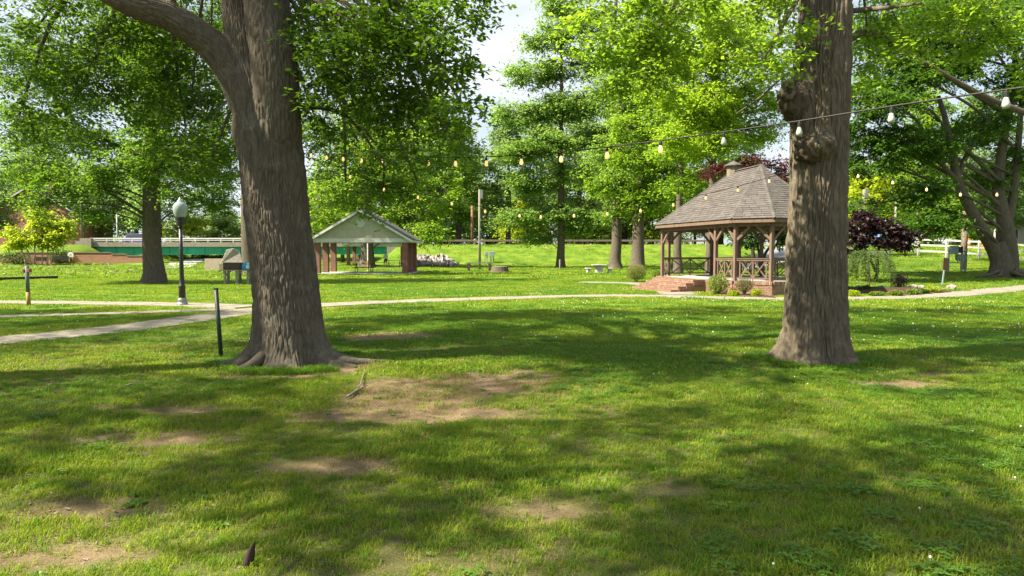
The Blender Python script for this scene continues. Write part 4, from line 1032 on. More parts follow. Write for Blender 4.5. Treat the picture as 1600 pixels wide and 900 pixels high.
# ------------------------------------------------------------------ gazebo (elongated octagon with a ridge roof, brick base, steps)
GC = Vector((10.42, 31.6, 0)); GU = Vector((-.288, .958, 0)).normalized(); GV = Vector((.958, .288, 0)).normalized()
GC.z = tz(GC.x, GC.y) * .3
gz = empty('gazebo', GC, math.atan2(GU.y, GU.x), 'brown wooden gazebo on a brick base with a shingled hip roof and cupola', 'gazebo')
# local frame: +x along GU (away), +y = left of it = -GV ; so v -> y = -v
def L(u, v, z=0): return Vector((u, -v, z))
EAVE = [(3.2,-2.5),(4.4,-1.4),(4.4,1.4),(3.2,2.5),(-3.2,2.5),(-4.4,1.4),(-4.4,-1.4),(-3.2,-2.5)]
POST = [(3.0,-2.2),(4.05,-1.25),(4.05,1.25),(3.0,2.2),(-3.0,2.2),(-4.05,1.25),(-4.05,-1.25),(-3.0,-2.2)]
BASE = [(u * 1.055, v * 1.09) for u, v in POST]
FZ, EZ, TZ = .56, 2.98, 5.55
# floor slab
MB().prism([L(*p)[:2] for p in [(u*.985, v*.975) for u, v in BASE]][::-1], -.1, FZ).build('floor', M_CONCG, gz)
# base: individual bricks, courses of stretchers with a rowlock on top
def brick_run(a, b, z0, z1, nrm, mb, rng, bw=.2, bh=.062, jt=.009, dep=.05, rowlock=True):
    a, b = Vector(a), Vector(b); d = (b - a); Ln = d.length; d.normalize(); nrm = Vector(nrm)
    z, k = z0, 0
    top = z1 - (.10 if rowlock else 0)
    while z + bh <= top + .02:
        x = -(.5 * (bw + jt)) * (k % 2)
        while x < Ln:
            x0, x1 = max(x, 0), min(x + bw, Ln)
            if x1 - x0 > .03:
                o_ = rng.uniform(-.004, .005)
                c = a + d * ((x0 + x1) / 2) + nrm * (dep * .5 + o_ - .02); c.z = z + bh / 2
                mb.bar(c - d * ((x1-x0)/2), c + d * ((x1-x0)/2), dep, bh)
            x += bw + jt
        z += bh + jt; k += 1
    if rowlock:
        x = 0
        while x + .06 < Ln:
            c = a + d * (x + .032) + nrm * (.02 + rng.uniform(-.004, .004)); c.z = z + (z1 - z) / 2
            mb.bar(c - nrm * .07, c + nrm * .035, .058, z1 - z)
            x += .067
rb = random.Random(5)
bk = MB(); mo = MB()
for i in range(8):
    p, q = BASE[i], BASE[(i+1) % 8]
    A, B_ = L(*p), L(*q); d = (B_ - A).normalized(); nr = Vector((d.y, -d.x, 0))
    if nr.dot(A + B_) < 0: nr = -nr
    brick_run(A, B_, -.06, FZ + .012, nr, bk, rb)
bk.build('brickwork', M_BRICKP, gz)['kind'] = 'stuff'
# steps, three treads deep, of bricks on edge over mortar cores
U0, U1 = -1.2, 2.45
stp = MB(); core = MB()
VB = -2.2 * 1.09
tops = [(VB - .62, FZ - .02), (VB - .98, FZ - .16), (VB - 1.34, FZ - .30), (VB - 1.70, FZ - .44)]
prev = VB + .1
for k, (vv, zt) in enumerate(tops):
    core.box(L((U0+U1)/2, (VB + vv)/2 + .03, zt/2 - .06), (U1 - U0 - .06, abs(VB - vv) - .06 + .002 * k, zt - .02 + .1))
    # riser bricks + tread rowlocks
    brick_run(L(U0, vv), L(U1, vv), (tops[k+1][1] if k < 3 else -.02) + .004, zt - .072, (0, 1, 0), stp, rb, rowlock=False, bh=.058)
    x = U0
    while x < U1 - .03:
        inner = VB if k == 0 else tops[k-1][0]
        stp.box(L(x + .031, (inner + vv)/2 - .012, zt - .034 + rb.uniform(-.003, .003)), (.056, abs(inner - vv) + .03, .07))
        x += .066
    for ue, nn in ((U0, (-1, 0, 0)), (U1, (1, 0, 0))):
        inner = VB if k == 0 else tops[k-1][0]
        brick_run(L(ue, inner), L(ue, vv), -.04, zt - .072, nn, stp, rb, rowlock=False)
core.build('step_core', M_TAN, gz)
stp.build('steps', M_BRICKP, gz)['kind'] = 'stuff'
# posts with diagonal braces
LONG = [(-1.6,-2.2),(-1.2,2.2),(1.2,2.2)]
posts = POST + LONG
for (u, v) in posts:
    q = MB().box(L(u, v, (FZ+EZ)/2 + .02), (.14, .14, EZ - FZ + .06)); q.build('post', M_WOOD, gz, bevel=.008)
ring = [(3.0,-2.2),(4.05,-1.25),(4.05,1.25),(3.0,2.2),(1.2,2.2),(-1.2,2.2),(-3.0,2.2),(-4.05,1.25),(-4.05,-1.25),(-3.0,-2.2),(-1.6,-2.2)]
nr_ = len(ring)
for i in range(nr_):
    A, B_ = L(*ring[i]), L(*ring[(i+1) % nr_]); d = (B_ - A).normalized(); Ln = (B_ - A).length
    # top beam
    MB().bar(A + Vector((0,0,EZ-.11)) + d*.072, B_ + Vector((0,0,EZ-.11)) - d*.072, .09, .18).build('beam', M_WOOD, gz)
    br = min(.55, Ln * .36)
    for P0, s in ((A, 1), (B_, -1)):
        a = P0 + d*s*.06 + Vector((0,0,EZ-.21-br)); b_ = P0 + d*s*(.06+br) + Vector((0,0,EZ-.19))
        MB().bar(a, b_, .075, .095).build('brace', M_WOOD, gz)
    entry = (ring[i] == (-1.6,-2.2))
    if entry: continue
    # railing bay: rails, end and middle stiles, two crosses
    n_ = Vector((d.y, -d.x, 0))
    for zz_, h_ in ((FZ+.86, .075), (FZ+.12, .06)):
        MB().bar(A + d*.072 + Vector((0,0,zz_)), B_ - d*.072 + Vector((0,0,zz_)), .085 if h_ > .07 else .06, h_).build('rail', M_WOOD, gz)
    MB().bar(A + d*.072 + Vector((0,0,FZ+.92)), B_ - d*.072 + Vector((0,0,FZ+.92)), .13, .035).build('rail', M_WOOD, gz)
    m0, m1, mc = A + d*.19, B_ - d*.19, (A + B_)/2
    for s_, zb in ((m0, .15), (mc, 0), (m1, .15)):
        MB().bar(s_ + Vector((0,0,FZ+zb)), s_ + Vector((0,0,FZ+.822)), .05, .05, up=tuple(n_)).build('stile', M_WOOD, gz)
    for a, b_ in ((m0, mc), (mc, m1)):
        a2, b2 = a + d*.027, b_ - d*.027
        MB().bar(a2 + Vector((0,0,FZ+.155)) + n_*.012, b2 + Vector((0,0,FZ+.815)) + n_*.012, .022, .05).build('cross_brace', M_WOOD, gz)
        MB().bar(a2 + Vector((0,0,FZ+.815)) - n_*.012, b2 + Vector((0,0,FZ+.155)) - n_*.012, .022, .05).build('cross_brace', M_WOOD, gz)
# roof: fascia, deck planes, shingle tabs laid in courses
RN, RF = L(-1.6, 0, TZ), L(.40, 0, TZ - .05)
ev = [L(u, v, EZ + .06) for u, v in EAVE]
tops_ = [RF, RF, RF, RF, RN, RN, RN, RN]
for i in range(8):
    a, b_ = ev[i], ev[(i+1) % 8]
    d = (b_ - a).normalized()
    MB().bar(a - Vector((0,0,.035)) + d*.004, b_ - Vector((0,0,.035)) - d*.004, .035, .15).build('fascia', M_WOOD, gz)
deck = MB(); sh = MB()
rs = random.Random(9)
for i in range(8):
    a, b_ = ev[i], ev[(i+1) % 8]; ta, tb = tops_[i], tops_[(i+1) % 8]
    out = ((a + b_)/2); out.z = 0; out.normalize()
    a2, b2 = a + out*.05 + Vector((0,0,.05)), b_ + out*.05 + Vector((0,0,.05))
    vs = [a2, b2, tb, ta] if (ta - tb).length > .01 else [a2, b2, ta]
    nrm = (b2 - a2).cross(vs[2] - a2).normalized()
    if nrm.z < 0: nrm = -nrm
    lo = [v - nrm * .07 for v in vs]
    nn = len(vs)
    deck.add(lo, [tuple(range(nn))]); deck.add([v - nrm*.002 for v in vs], [tuple(range(nn))[::-1]])
    deck.add([lo[0], lo[1], vs[1] - nrm*.002, vs[0] - nrm*.002], [(0,1,2,3)])
    d = (b2 - a2).normalized(); up = nrm.cross(d)
    if up.z < 0: up = -up
    hgt = (ta - a2).dot(up); nco = int(hgt / .145)
    for k in range(nco):
        t0, t1 = k * .145 / hgt, min(1, ((k + 1) * .145 + .03) / hgt)
        l0, r0 = a2.lerp(ta, t0), b2.lerp(tb, t0); l1, r1 = a2.lerp(ta, t1), b2.lerp(tb, t1)
        W = (r0 - l0).length; nt = max(1, int(W / .32)); off = rs.random()
        edges = [0] + [(j + off) / nt for j in range(nt)] + [1]
        edges = sorted(set(e for e in edges if 0 <= e <= 1))
        for e0, e1 in zip(edges[:-1], edges[1:]):
            g_ = .006 / max(W, .1); e0b, e1b = e0 + g_, e1 - g_
            if e1b <= e0b: continue
            h0 = .022 + rs.uniform(-.004, .006)
            p0, p1, p2, p3 = l0.lerp(r0, e0b), l0.lerp(r0, e1b), l1.lerp(r1, e1b), l1.lerp(r1, e0b)
            sh.add([p0 + nrm*h0, p1 + nrm*h0, p2 + nrm*.004, p3 + nrm*.004, p0, p1], [(0,1,2,3), (4,5,1,0)])
    # hip cap
    for s in range(22):
        q0, q1 = a2.lerp(ta, s/22), a2.lerp(ta, (s+1.15)/22)
        wv = (q1 - q0).normalized().cross(Vector((0,0,1))).normalized() * .10
        up2 = Vector((0,0,.035)); dn = Vector((0,0,-.015))
        sh.add([q0 - wv + dn, q0 + up2 + Vector((0,0,.012)), q0 + wv + dn, q1 - wv + dn, q1 + up2, q1 + wv + dn], [(0,1,4,3), (1,2,5,4)])
for s in range(9):
    q0, q1 = RN.lerp(RF, s/9), RN.lerp(RF, (s+1.1)/9); wv = L(0, .12)
    sh.add([q0 - wv + Vector((0,0,-.02)), q0 + Vector((0,0,.05)), q0 + wv + Vector((0,0,-.02)), q1 - wv + Vector((0,0,-.02)), q1 + Vector((0,0,.04)), q1 + wv + Vector((0,0,-.02))], [(0,1,4,3), (1,2,5,4)])
deck.build('roof', M_DKWOOD, gz)
so = sh.build('shingles', M_SHINGLE, gz); so['kind'] = 'stuff'
# cupola
cu = MB(); oc = lambda r: [(r*math.cos(math.pi/8 + k*math.pi/4) + .42, r*math.sin(math.pi/8 + k*math.pi/4)) for k in range(8)]
cu.prism(oc(.30), TZ - .42, TZ + .19)
cuo = cu.build('cupola', M_WOODD, gz)
cr_ = MB(); b0 = oc(.44)
cr_.add([(x, y, TZ + .19) for x, y in b0] + [(x, y, TZ + .22) for x, y in b0] + [(.42, 0, TZ + .45)], [tuple(range(8))[::-1]] + [(k, (k+1) % 8, 8+(k+1) % 8, 8+k) for k in range(8)] + [(8+k, 8+(k+1) % 8, 16) for k in range(8)])
cr_.build('cupola_roof', M_SHINGLE, cuo)

# ------------------------------------------------------------------ picnic shelters
def shelter(x0, x1, Yf, depth, npil, zb, zt, label, overx=.35, beam=.34, pil=.46, ridge=2.35, fine=True):
    zg = tz((x0+x1)/2, Yf + depth/2)
    root = empty('picnic_shelter', ((x0+x1)/2, Yf + depth/2, zg), 0, label, 'shelter', 'brick picnic shelters')
    hw = (x1 - x0)/2; hd = depth/2
    MB().box((0, 0, .0), (2*hw + .5, depth + .7, .12)).build('floor_slab', M_CONCG, root)
    for sx in (-1, 1):
        for k in range(npil):
            y = -hd + pil/2 + (depth - pil) * k / (npil - 1)
            MB().box((sx*(hw - pil/2), y, zb/2 + .03), (pil, pil, zb - .06)).build('pillar', M_BRICK, root, bevel=.008)
    e = hw + overx
    for sy in (-1, 1):
        MB().box((0, sy*(hd - .06), zb + beam/2 + .001), (2*e - .12, .16, beam)).build('beam', M_WHITE, root)
        MB().xprism([(-e + .2, zb + beam), (e - .2, zb + beam), (0, zb + beam + ridge*(e - .2)/e - .12)], sy*(hd - .02), sy*(hd - .10)).build('gable', M_CREAM, root)
        if sy < 0:
            vt = MB().lathe([(.30, 0), (.36, .0), (.36, .05), (.30, .07), (.30, .02), (.0, .02)], 20)
            vo = vt.build('gable_vent', M_WHITE, root); vo.rotation_euler = (math.pi/2, 0, 0); vo.location = (0, -hd - .0 + .0, zb + beam + ridge*.52)
            sl = MB()
            for k in range(-3, 4):
                hwk = math.sqrt(.3**2 - (k*.08)**2)
                MB().box((0, k*.08, .035), (2*hwk, .045, .012), (.5, 0, 0)).build('slat', M_WHITE, vo)
    for sx in (-1, 1):
        MB().box((sx*(hw - pil/2), 0, zb + beam/2 - .004), (.18, depth - .32, beam - .02)).build('beam', M_WHITE, root)
        rf_ = MB(); a = Vector((sx*(e + .1), 0, zb + beam*.45)); tp = Vector((0, 0, zb + beam + ridge))
        nrm = Vector((ridge + beam*.55, 0, sx * (e + .1))); nrm = Vector((abs(nrm.x)*sx, 0, abs(nrm.z))).normalized()
        poly = [(a.x, a.z), (tp.x, tp.z), (tp.x, tp.z + .10), (a.x + nrm.x*.09, a.z + nrm.z*.09)]
        rf_.xprism(poly, -hd - .35, hd + .35).build('roof', M_ROOFG, root)
        for sy in (-1, 1):
            q = MB(); y = sy*(hd + .352)
            poly = [(a.x, a.z - .17), (a.x + nrm.x*.02, a.z + .02), (0, tp.z + .03), (0, tp.z - .2)]
            q.xprism(poly, y, y + sy*.035).build('bargeboard', M_WHITE, root)
        MB().box((sx*(e + .1), 0, a.z - .06), (.03, depth + .68, .18)).build('fascia', M_WHITE, root)
    return root
xs0, xs1, YS = P(491, 428, 56.6).x, P(637, 428, 56.6).x, 56.6
shelter(xs0, xs1, YS, 5.6, 3, 2.62, 0, 'near picnic shelter with a cream gable and round vent on brick pillars')
x2a, x2b = P(540, 418, 84).x, P(630, 418, 84).x
shelter(x2a, x2b, 84.5, 3.6, 2, 2.55, 0, 'far picnic shelter seen between the pillars of the near one', ridge=1.4, pil=.4)
def picnic_table(loc, rz, label, mtop=M_DKWOOD, mleg=M_BLACK):
    t = empty('picnic_table', loc, rz, label, 'picnic table', 'park picnic tables')
    for k in range(5): MB().box((0, -.30 + k*.15, .75), (1.83, .135, .04)).build('top_plank', mtop, t)
    for s in (-1, 1):
        for k in (0, 1): MB().box((0, s*(.62 + k*.15), .45), (1.83, .135, .04)).build('seat_plank', mtop, t)
    for s in (-1, 1):
        q = MB()
        for y in (-1, 1): q.tube([(s*.65, y*.70, 0), (s*.65, y*.70, .42)], .028, 6)
        q.tube([(s*.65, -.72, .42), (s*.65, .72, .42)], .028, 6); q.tube([(s*.65, -.25, .42), (s*.65, -.25, .73)], .028, 6); q.tube([(s*.65, .25, .42), (s*.65, .25, .73)], .028, 6)
        q.build('leg_frame', mleg, t)
    return t
zsl = tz(-12.5, 59)+.06
picnic_table((P(569, 427, 58.4).x, 58.4, zsl), .08, 'dark picnic table under the near shelter roof')
picnic_table((P(616, 417, 85.2).x, 85.2, tz(-15, 85)+.06), .1, 'dark picnic table in the far shelter beside the standing person')
picnic_table((P(592, 418, 87).x, 87.2, tz(-17, 87)+.06), .1, 'picnic table in the far shelter left of the person')
# white standpipe with yellow sleeve in front of the trunks
g = on(575, 66)
q = empty('standpipe', g, 0, 'thin white pipe with a yellow sleeve standing behind the near shelter', 'pipe')
MB().tube([(0,0,0),(0,0,2.9)], .07, 8).build('pipe', M_WHITE, q); MB().tube([(0,0,.15),(0,0,1.0)], .10, 8).build('sleeve', M_YELLOW, q)

# ------------------------------------------------------------------ person in the far shelter
def skin(name, verts, edges, radii, mt, parent, root_i=0, sub=1):
    m = bpy.data.meshes.new(name); m.from_pydata([tuple(v) for v in verts], edges, []); m.update()
    o = bpy.data.objects.new(name, m); C.objects.link(o); o.parent = parent
    sk = o.modifiers.new('skin', 'SKIN'); o.modifiers.new('sub', 'SUBSURF').levels = sub
    o.modifiers['sub'].render_levels = sub
    for i, r_ in enumerate(radii): m.skin_vertices[0].data[i].radius = r_ if hasattr(r_, '__len__') else (r_, r_)
    m.skin_vertices[0].data[root_i].use_root = True
    m.materials.append(mt)
    for p in m.polygons: p.use_smooth = True
    return o
gp = on(603, 84.9) + Vector((0, 0, .06))
per = empty('person', gp, .4, 'person in a white shirt and dark shorts standing by the far picnic table', 'person')
V = [(0,0,.98),(0,0,1.15),(0,.01,1.35),(0,.01,1.47),(0,-.01,1.56),(0,-.03,1.64),(0,-.02,1.74),
     (.10,0,.92),(.11,-.02,.50),(.11,.02,.08),(.12,-.13,.035),(-.10,0,.92),(-.11,.02,.50),(-.12,.05,.08),(-.13,-.10,.035),
     (.19,.01,1.41),(.25,.02,1.15),(.24,-.10,.92),(.24,-.17,.85),(-.19,.01,1.41),(-.25,.03,1.15),(-.23,-.12,.95),(-.22,-.20,.89),
     (.265,-.19,.80),(.245,-.215,.765),(.225,-.20,.77),(.215,-.15,.81),(-.245,-.23,.85),(-.225,-.255,.82),(-.205,-.24,.82),(-.195,-.19,.86)]
E = [(0,1),(1,2),(2,3),(3,4),(4,5),(5,6),(0,7),(7,8),(8,9),(9,10),(0,11),(11,12),(12,13),(13,14),(2,15),(15,16),(16,17),(17,18),(2,19),(19,20),(20,21),(21,22),(18,23),(18,24),(18,25),(18,26),(22,27),(22,28),(22,29),(22,30)]
Rr = [(.16,.11),(.14,.10),(.17,.11),(.07,.07),(.06,.06),(.085,.10),(.07,.085),.09,.06,.04,.035,.09,.06,.04,.035,.055,.045,.03,.026,.055,.045,.03,.026,.010,.010,.010,.010,.010,.010,.010,.010]
skin('body', V, E, Rr, M_SKIN, per)
skin('shirt', [(0,0,.93),(0,0,1.15),(0,.01,1.38),(0,.01,1.47),(.20,.01,1.41),(.255,.02,1.20),(-.20,.01,1.41),(-.255,.03,1.20)], [(0,1),(1,2),(2,3),(2,4),(4,5),(2,6),(6,7)], [(.175,.13),(.165,.125),(.185,.13),(.08,.08),.075,.07,.075,.07], M_SHIRT, per)
skin('shorts', [(0,0,.95),(.10,0,.86),(.115,-.02,.52),(-.10,0,.86),(-.115,.01,.52)], [(0,1),(1,2),(0,3),(3,4)], [(.17,.125),.105,.095,.105,.095], M_SHORTS, per)
skin('hair', [(0,.01,1.66),(0,0,1.74),(0,-.03,1.79)], [(0,1),(1,2)], [(.085,.09),(.09,.10),(.06,.07)], M_HAIR, per)

# ------------------------------------------------------------------ bridge, retaining wall, guardrail
YB = 100.0
xb0, xb1 = P(146, 390, YB).x, P(606, 390, YB).x
bz0, bz1 = P(400, 397.5, YB).z, P(400, 385.5, YB).z
brd = empty('road_bridge', ((xb0+xb1)/2, YB, 0), 0, 'road bridge with a green steel girder and a pale railing', 'bridge')
hl = (xb1 - xb0)/2
MB().box((0, 0, (bz0+bz1)/2), (2*hl, .3, bz1-bz0)).build('girder', M_GIRDER, brd)
q = MB(); q.box((0, -.08, bz1 - .03), (2*hl, .42, .06)); q.box((0, -.08, bz0 + .03), (2*hl, .42, .06)); q.build('flange', M_GIRDER, brd)
q = MB()
for k in range(17): q.box((-hl + .8 + k*(2*hl-1.6)/16, -.19, (bz0+bz1)/2), (.04, .10, bz1-bz0-.14))
for k in range(17):
    MB().box((-hl + .8 + k*(2*hl-1.6)/16, -.19, (bz0+bz1)/2), (.04, .10, bz1-bz0-.14)).build('stiffener', M_GIRDER, brd)
MB().box((0, 4.2, bz1 - .45), (2*hl, .3, .9)).build('girder', M_GIRDER, brd)
MB().box((0, 4, bz1 + .14), (2*hl + 1, 9, .27)).build('deck', M_CONC, brd)
pz = P(400, 378.5, YB).z
MB().box((0, -.28, (bz1 + .285 + pz)/2), (2*hl + .6, .28, pz - bz1 - .285)).build('parapet', M_CONC, brd)
rz_ = P(400, 372, YB).z
for k in range(24):
    MB().box((-hl + .3 + k*(2*hl - .6)/23, -.28, (pz + rz_)/2), (.16, .14, rz_ - pz)).build('rail_post', M_WHITE, brd)
MB().box((0, -.36, rz_ - .08), (2*hl + .4, .05, .2)).build('railing', M_WHITE, brd)
MB().box((0, -.36, pz + .25), (2*hl + .4, .05, .09)).build('railing', M_WHITE, brd)
for sx, w_ in ((-1, 2.2), (1, 2.2)):
    MB().box((sx*(hl + w_/2 + .002), 3.4, bz1/2 - .3 + .5), (w_, 8.4, bz1 + 1.3)).build('abutment', M_CONC, brd)
MB().box((-hl - .6, -.62, (bz1 + .3 + rz_)/2 - .3), (1.6, .5, 1.5)).build('end_block', M_CONC, brd)
for px in (232, 480, 530):
    MB().tube([(P(px, 400, YB).x - (xb0+xb1)/2, 2.0, -.3), (P(px, 400, YB).x - (xb0+xb1)/2, 2.0, bz0+.9)], .3, 10).build('pier', M_CONC, brd)
# vehicle tops passing on the bridge: purple van roof line behind the rail
def vehicle(loc, rz, name, label, body, L_=4.5, W_=1.8, H_=1.5, lens=M_RED, group=None):
    c = empty(name, loc, rz, label, 'van' if H_ > 1.8 else 'car', group)
    hb = H_*.52
    q = MB(); prof = [(-L_/2,.35),(-L_/2+.05,hb),(-L_/2+.4,hb+.05),(-L_/2+.85,H_-.05),(L_/2-1.9,H_),(L_/2-1.1,hb+.08),(L_/2-.15,hb-.1),(L_/2,.4),(L_/2-.1,.25),(-L_/2+.1,.25)]
    q.xprism(prof, -W_/2, W_/2).build('body', body, c, bevel=.05)
    for s in (-1, 1):
        q = MB(); y = s*(W_/2 + .004)
        q.xprism([(-L_/2+.75,hb+.1),(-L_/2+1.0,H_-.14),(-.12,H_-.1),(-.12,hb+.1)], y - .01, y + .01).build('window', M_GLASSD, c)
        q = MB(); q.xprism([(0,hb+.1),(0,H_-.1),(L_/2-1.92,H_-.1),(L_/2-1.3,hb+.1)], y - .01, y + .01).build('window', M_GLASSD, c)
        for x in (-L_/2+.85, L_/2-.85):
            wv = MB().lathe([(.02,-.1),(.3,-.1),(.33,-.07),(.33,.07),(.3,.1),(.02,.1)], 16).build('wheel', M_TYRE, c); wv.rotation_euler = (math.pi/2, 0, 0); wv.location = (x, s*(W_/2-.08), .33)
        MB().box((-L_/2 + .02, s*(W_/2-.22), hb-.12), (.08, .3, .2)).build('tail_light', lens, c)
        MB().box((L_/2 - .08, s*(W_/2-.25), hb-.22), (.1, .34, .14)).build('headlight', M_WHITE, c)
    return c
vehicle((P(222, 372, 103.5).x, 103.5, bz1 + .28), 0, 'van', 'purple van crossing the bridge left of the lawn oak', M_PURPLEP, 5.2, 1.9, 1.72)
gcar = on(1378, 74)
vehicle(gcar + Vector((0, 0, .05)), math.radians(20), 'parked_car', 'blue car with a red tail light parked beyond the purple redbud', M_CARBLUE)

YW = 88.5
def wall_pts(pxs): return [on(p, YW) for p in pxs]
bw_ = empty('brick_wall', on(110, YW), 0, 'long low tan brick garden wall with stepped ends at the left', 'wall')
o0 = bw_.location
def seg(px0, px1, top, mt=M_BRICKW, y=YW):
    a, b_ = on(px0, y), on(px1, y); zt = P(px0, top, y).z
    MB().box(((a.x+b_.x)/2 - o0.x, y - o0.y, (zt - .3)/2 - o0.z), (b_.x - a.x, .35, zt + .3)).build('wall_section', mt, bw_)
    MB().box(((a.x+b_.x)/2 - o0.x, y - o0.y - .01, zt - o0.z + .045), (b_.x - a.x + .02, .47, .09)).build('coping', M_CONC, bw_)
seg(-60, 27, 398); seg(27, 176, 395); seg(176, 200, 397.5); seg(200, 228, 400)
# guardrail on the bank
ga, gb = P(606, 383, 101.2).x, P(1120, 383, 101.2).x
gr = empty('guardrail', ((ga+gb)/2, 101.2, 3.0), 0, 'long grey guardrail along the top of the grassy road bank', 'guardrail')
for k in range(28):
    MB().box((ga + (gb-ga)*k/27 - (ga+gb)/2, .08, .35), (.16, .18, .75)).build('rail_post', M_WOODD, gr)
MB().add([(x, y, z) for x in (ga-(ga+gb)/2, gb-(ga+gb)/2) for y, z in ((-.03,.42),(-.1,.49),(-.03,.56),(-.1,.63),(-.03,.70),(0,.70),(0,.42))],
    [tuple(range(7)), tuple(range(7,14))[::-1]] + [(k, 7+k, 7+(k+1)%7, (k+1)%7) for k in range(7)]).build('rail_beam', M_WOODD, gr)

# ------------------------------------------------------------------ lamp post
g = G(285, 477.5)
lp_ = empty('lamp_post', g, 0, 'black park lamp post with a frosted acorn globe beside the path', 'lamp post')
s_ = (477.5 - 312) / F * g.y / 3.42
MB().lathe([(.17,-.02),(.17,.06),(.145,.10),(.14,.20),(.12,.24),(.115,.26)], 16).build('foot', M_STEEL, lp_, smooth=False)
MB().lathe([(.105,.26),(.10,.55),(.095,.58),(.11,.60),(.11,.64),(.085,.67),(.072,.9),(.062,1.6),(.055,2.52)], 14).build('pole', M_BLACK, lp_, smooth=True)
MB().lathe([(.055,2.52),(.08,2.53),(.085,2.56),(.07,2.58),(.125,2.64),(.135,2.70),(.135,2.80),(.165,2.82),(.165,2.85),(.10,2.86)], 18).build('collar', M_BLACK, lp_)
MB().lathe([(.12,2.85),(.155,2.90),(.20,3.0),(.222,3.12),(.218,3.2),(.19,3.28),(.15,3.33),(.095,3.365),(.085,3.40),(.06,3.43),(.035,3.46),(.02,3.50),(.003,3.52)], 22).build('globe', M_GLOBE, lp_, smooth=True)

# ------------------------------------------------------------------ posts and small furniture
a, b_ = G(346, 558), P(337.5, 451, G(346, 558).y)
q = empty('metal_post', a, 0, 'leaning dark green iron post in the grass left of the big oak', 'post')
MB().tube([(0,0,-.1), b_ - a], .034, 12).build('shaft', M_DGREEN, q, smooth=True)
MB().tube([(b_ - a)*.985, (b_ - a)*1.008], .037, 12).build('cap', M_DGREEN, q)
g = G(45, 478); hp = (478 - 415.5) / F * g.y
q = empty('marker_post', g, 0, 'short round post with a rusty cross block and a yellow foot by the left path', 'post')
MB().tube([(0,0,-.05),(-.01,0,.45)], .062, 10).build('foot', M_YELLOW, q, smooth=True)
MB().tube([(-.01,0,.45),(-.02,0,hp)], .058, 10).build('shaft', M_BLUEGREY, q, smooth=True)
for s in (-1, 1): MB().box((-.02 + s*.09, 0, hp - .16), (.07, .13, .12)).build('block', M_RUST, q, bevel=.012)

# serving table of heavy timber, with a blue bag and a box on it; stone marker and brick plinth behind
g = on(372, 38)
wt = empty('timber_table', g, .1, 'weathered timber table half hidden by the leaning oak', 'table')
wl_ = 1.15
for k in range(5): MB().box((.35, -.34 + k*.17, .77), (2*wl_, .16, .05)).build('top_plank', M_WOODG, wt)
for x in (-.62, .02, .62, 1.3):
    for y in (-.3, .3): MB().box((x, y, .37), (.12, .12, .74)).build('leg', M_WOODG, wt)
MB().bar((-.55,-.3,.55),(-.3,-.3,.74), .06, .09).build('brace', M_WOODG, wt); MB().bar((.08,-.3,.55),(.3,-.3,.74), .06, .09).build('brace', M_WOODG, wt)
MB().bar((1.2,-.31,.1),(.6,-.31,.72), .06, .09).build('brace', M_WOODG, wt); MB().bar((.75,-.33,.1),(1.25,-.33,.72), .06, .09).build('brace', M_WOODG, wt)
t_ = g + Vector((0, 0, .80))
bg_ = MB()
bg_.add([(-.2,-.12,0),(.2,-.12,0),(.2,.12,0),(-.2,.12,0),(-.23,-.15,.2),(.23,-.15,.22),(.22,.14,.2),(-.22,.14,.22),(-.17,-.09,.40),(.19,-.05,.44),(.18,.05,.43),(-.16,.06,.41)],
    [(3,2,1,0),(0,1,5,4),(1,2,6,5),(2,3,7,6),(3,0,4,7),(4,5,9,8),(5,6,10,9),(6,7,11,10),(7,4,8,11),(8,9,10,11)])
bo = empty('bag', t_ + Vector((.52, -.1, .0)), .2, 'bright blue and white bag standing on the timber table', 'bag')
bg_.build('sack', M_BLUE, bo, bevel=.015); MB().box((.07,-.146,.16), (.15,.015,.18)).build('print_patch', M_WHITE, bo); MB().box((.09,-.115,.33), (.12,.02,.09), (-.3,0,0)).build('print_patch', M_WHITE, bo)
bx = empty('wooden_box', t_ + Vector((-.32, .1, 0)), 0, 'open brown wooden box on the left half of the timber table', 'box')
q = MB().box((0,-.23,.2), (.9,.03,.40)).build('side_board', M_DKWOOD, bx); MB().box((0,.23,.2), (.9,.03,.40)).build('side_board', M_DKWOOD, bx)
for s in (-1,1): MB().box((s*.435,0,.2), (.03,.43,.40)).build('end_board', M_DKWOOD, bx)
g = on(364, 60)
st_ = empty('stone_marker', g, .2, 'grey granite boulder marker on a brick plinth left of the leaning oak', 'monument')
MB().box((0,0,.35), (2.0,1.2,.95)).build('plinth', M_TAN, st_)
zt_ = P(364, 388, 60).z - g.z
MB().add([(-.95,-.4,.82),(.95,-.4,.82),(.9,.4,.82),(-.9,.4,.82),(-.45,-.22,zt_-.1),(.15,-.22,zt_),(.6,-.1,zt_-.25),(.55,.2,zt_-.3),(-.4,.2,zt_-.1)],
   [(3,2,1,0),(0,1,6,5),(0,5,4),(1,2,7,6),(2,3,8,7),(3,0,4,8),(4,5,8),(5,6,7),(5,7,8)]).build('boulder', M_STONE, st_, bevel=.03)
g0, g1 = on(323, 66), on(350, 66)
tb_ = MB().box(((g0.x+g1.x)/2, 66, .55), (g1.x-g0.x, .8, P(340, 402.5, 66).z - .0)).build('block_wall', M_TAN)
tag(tb_, 'short tan block wall beside the stone marker near the bridge path', 'wall')

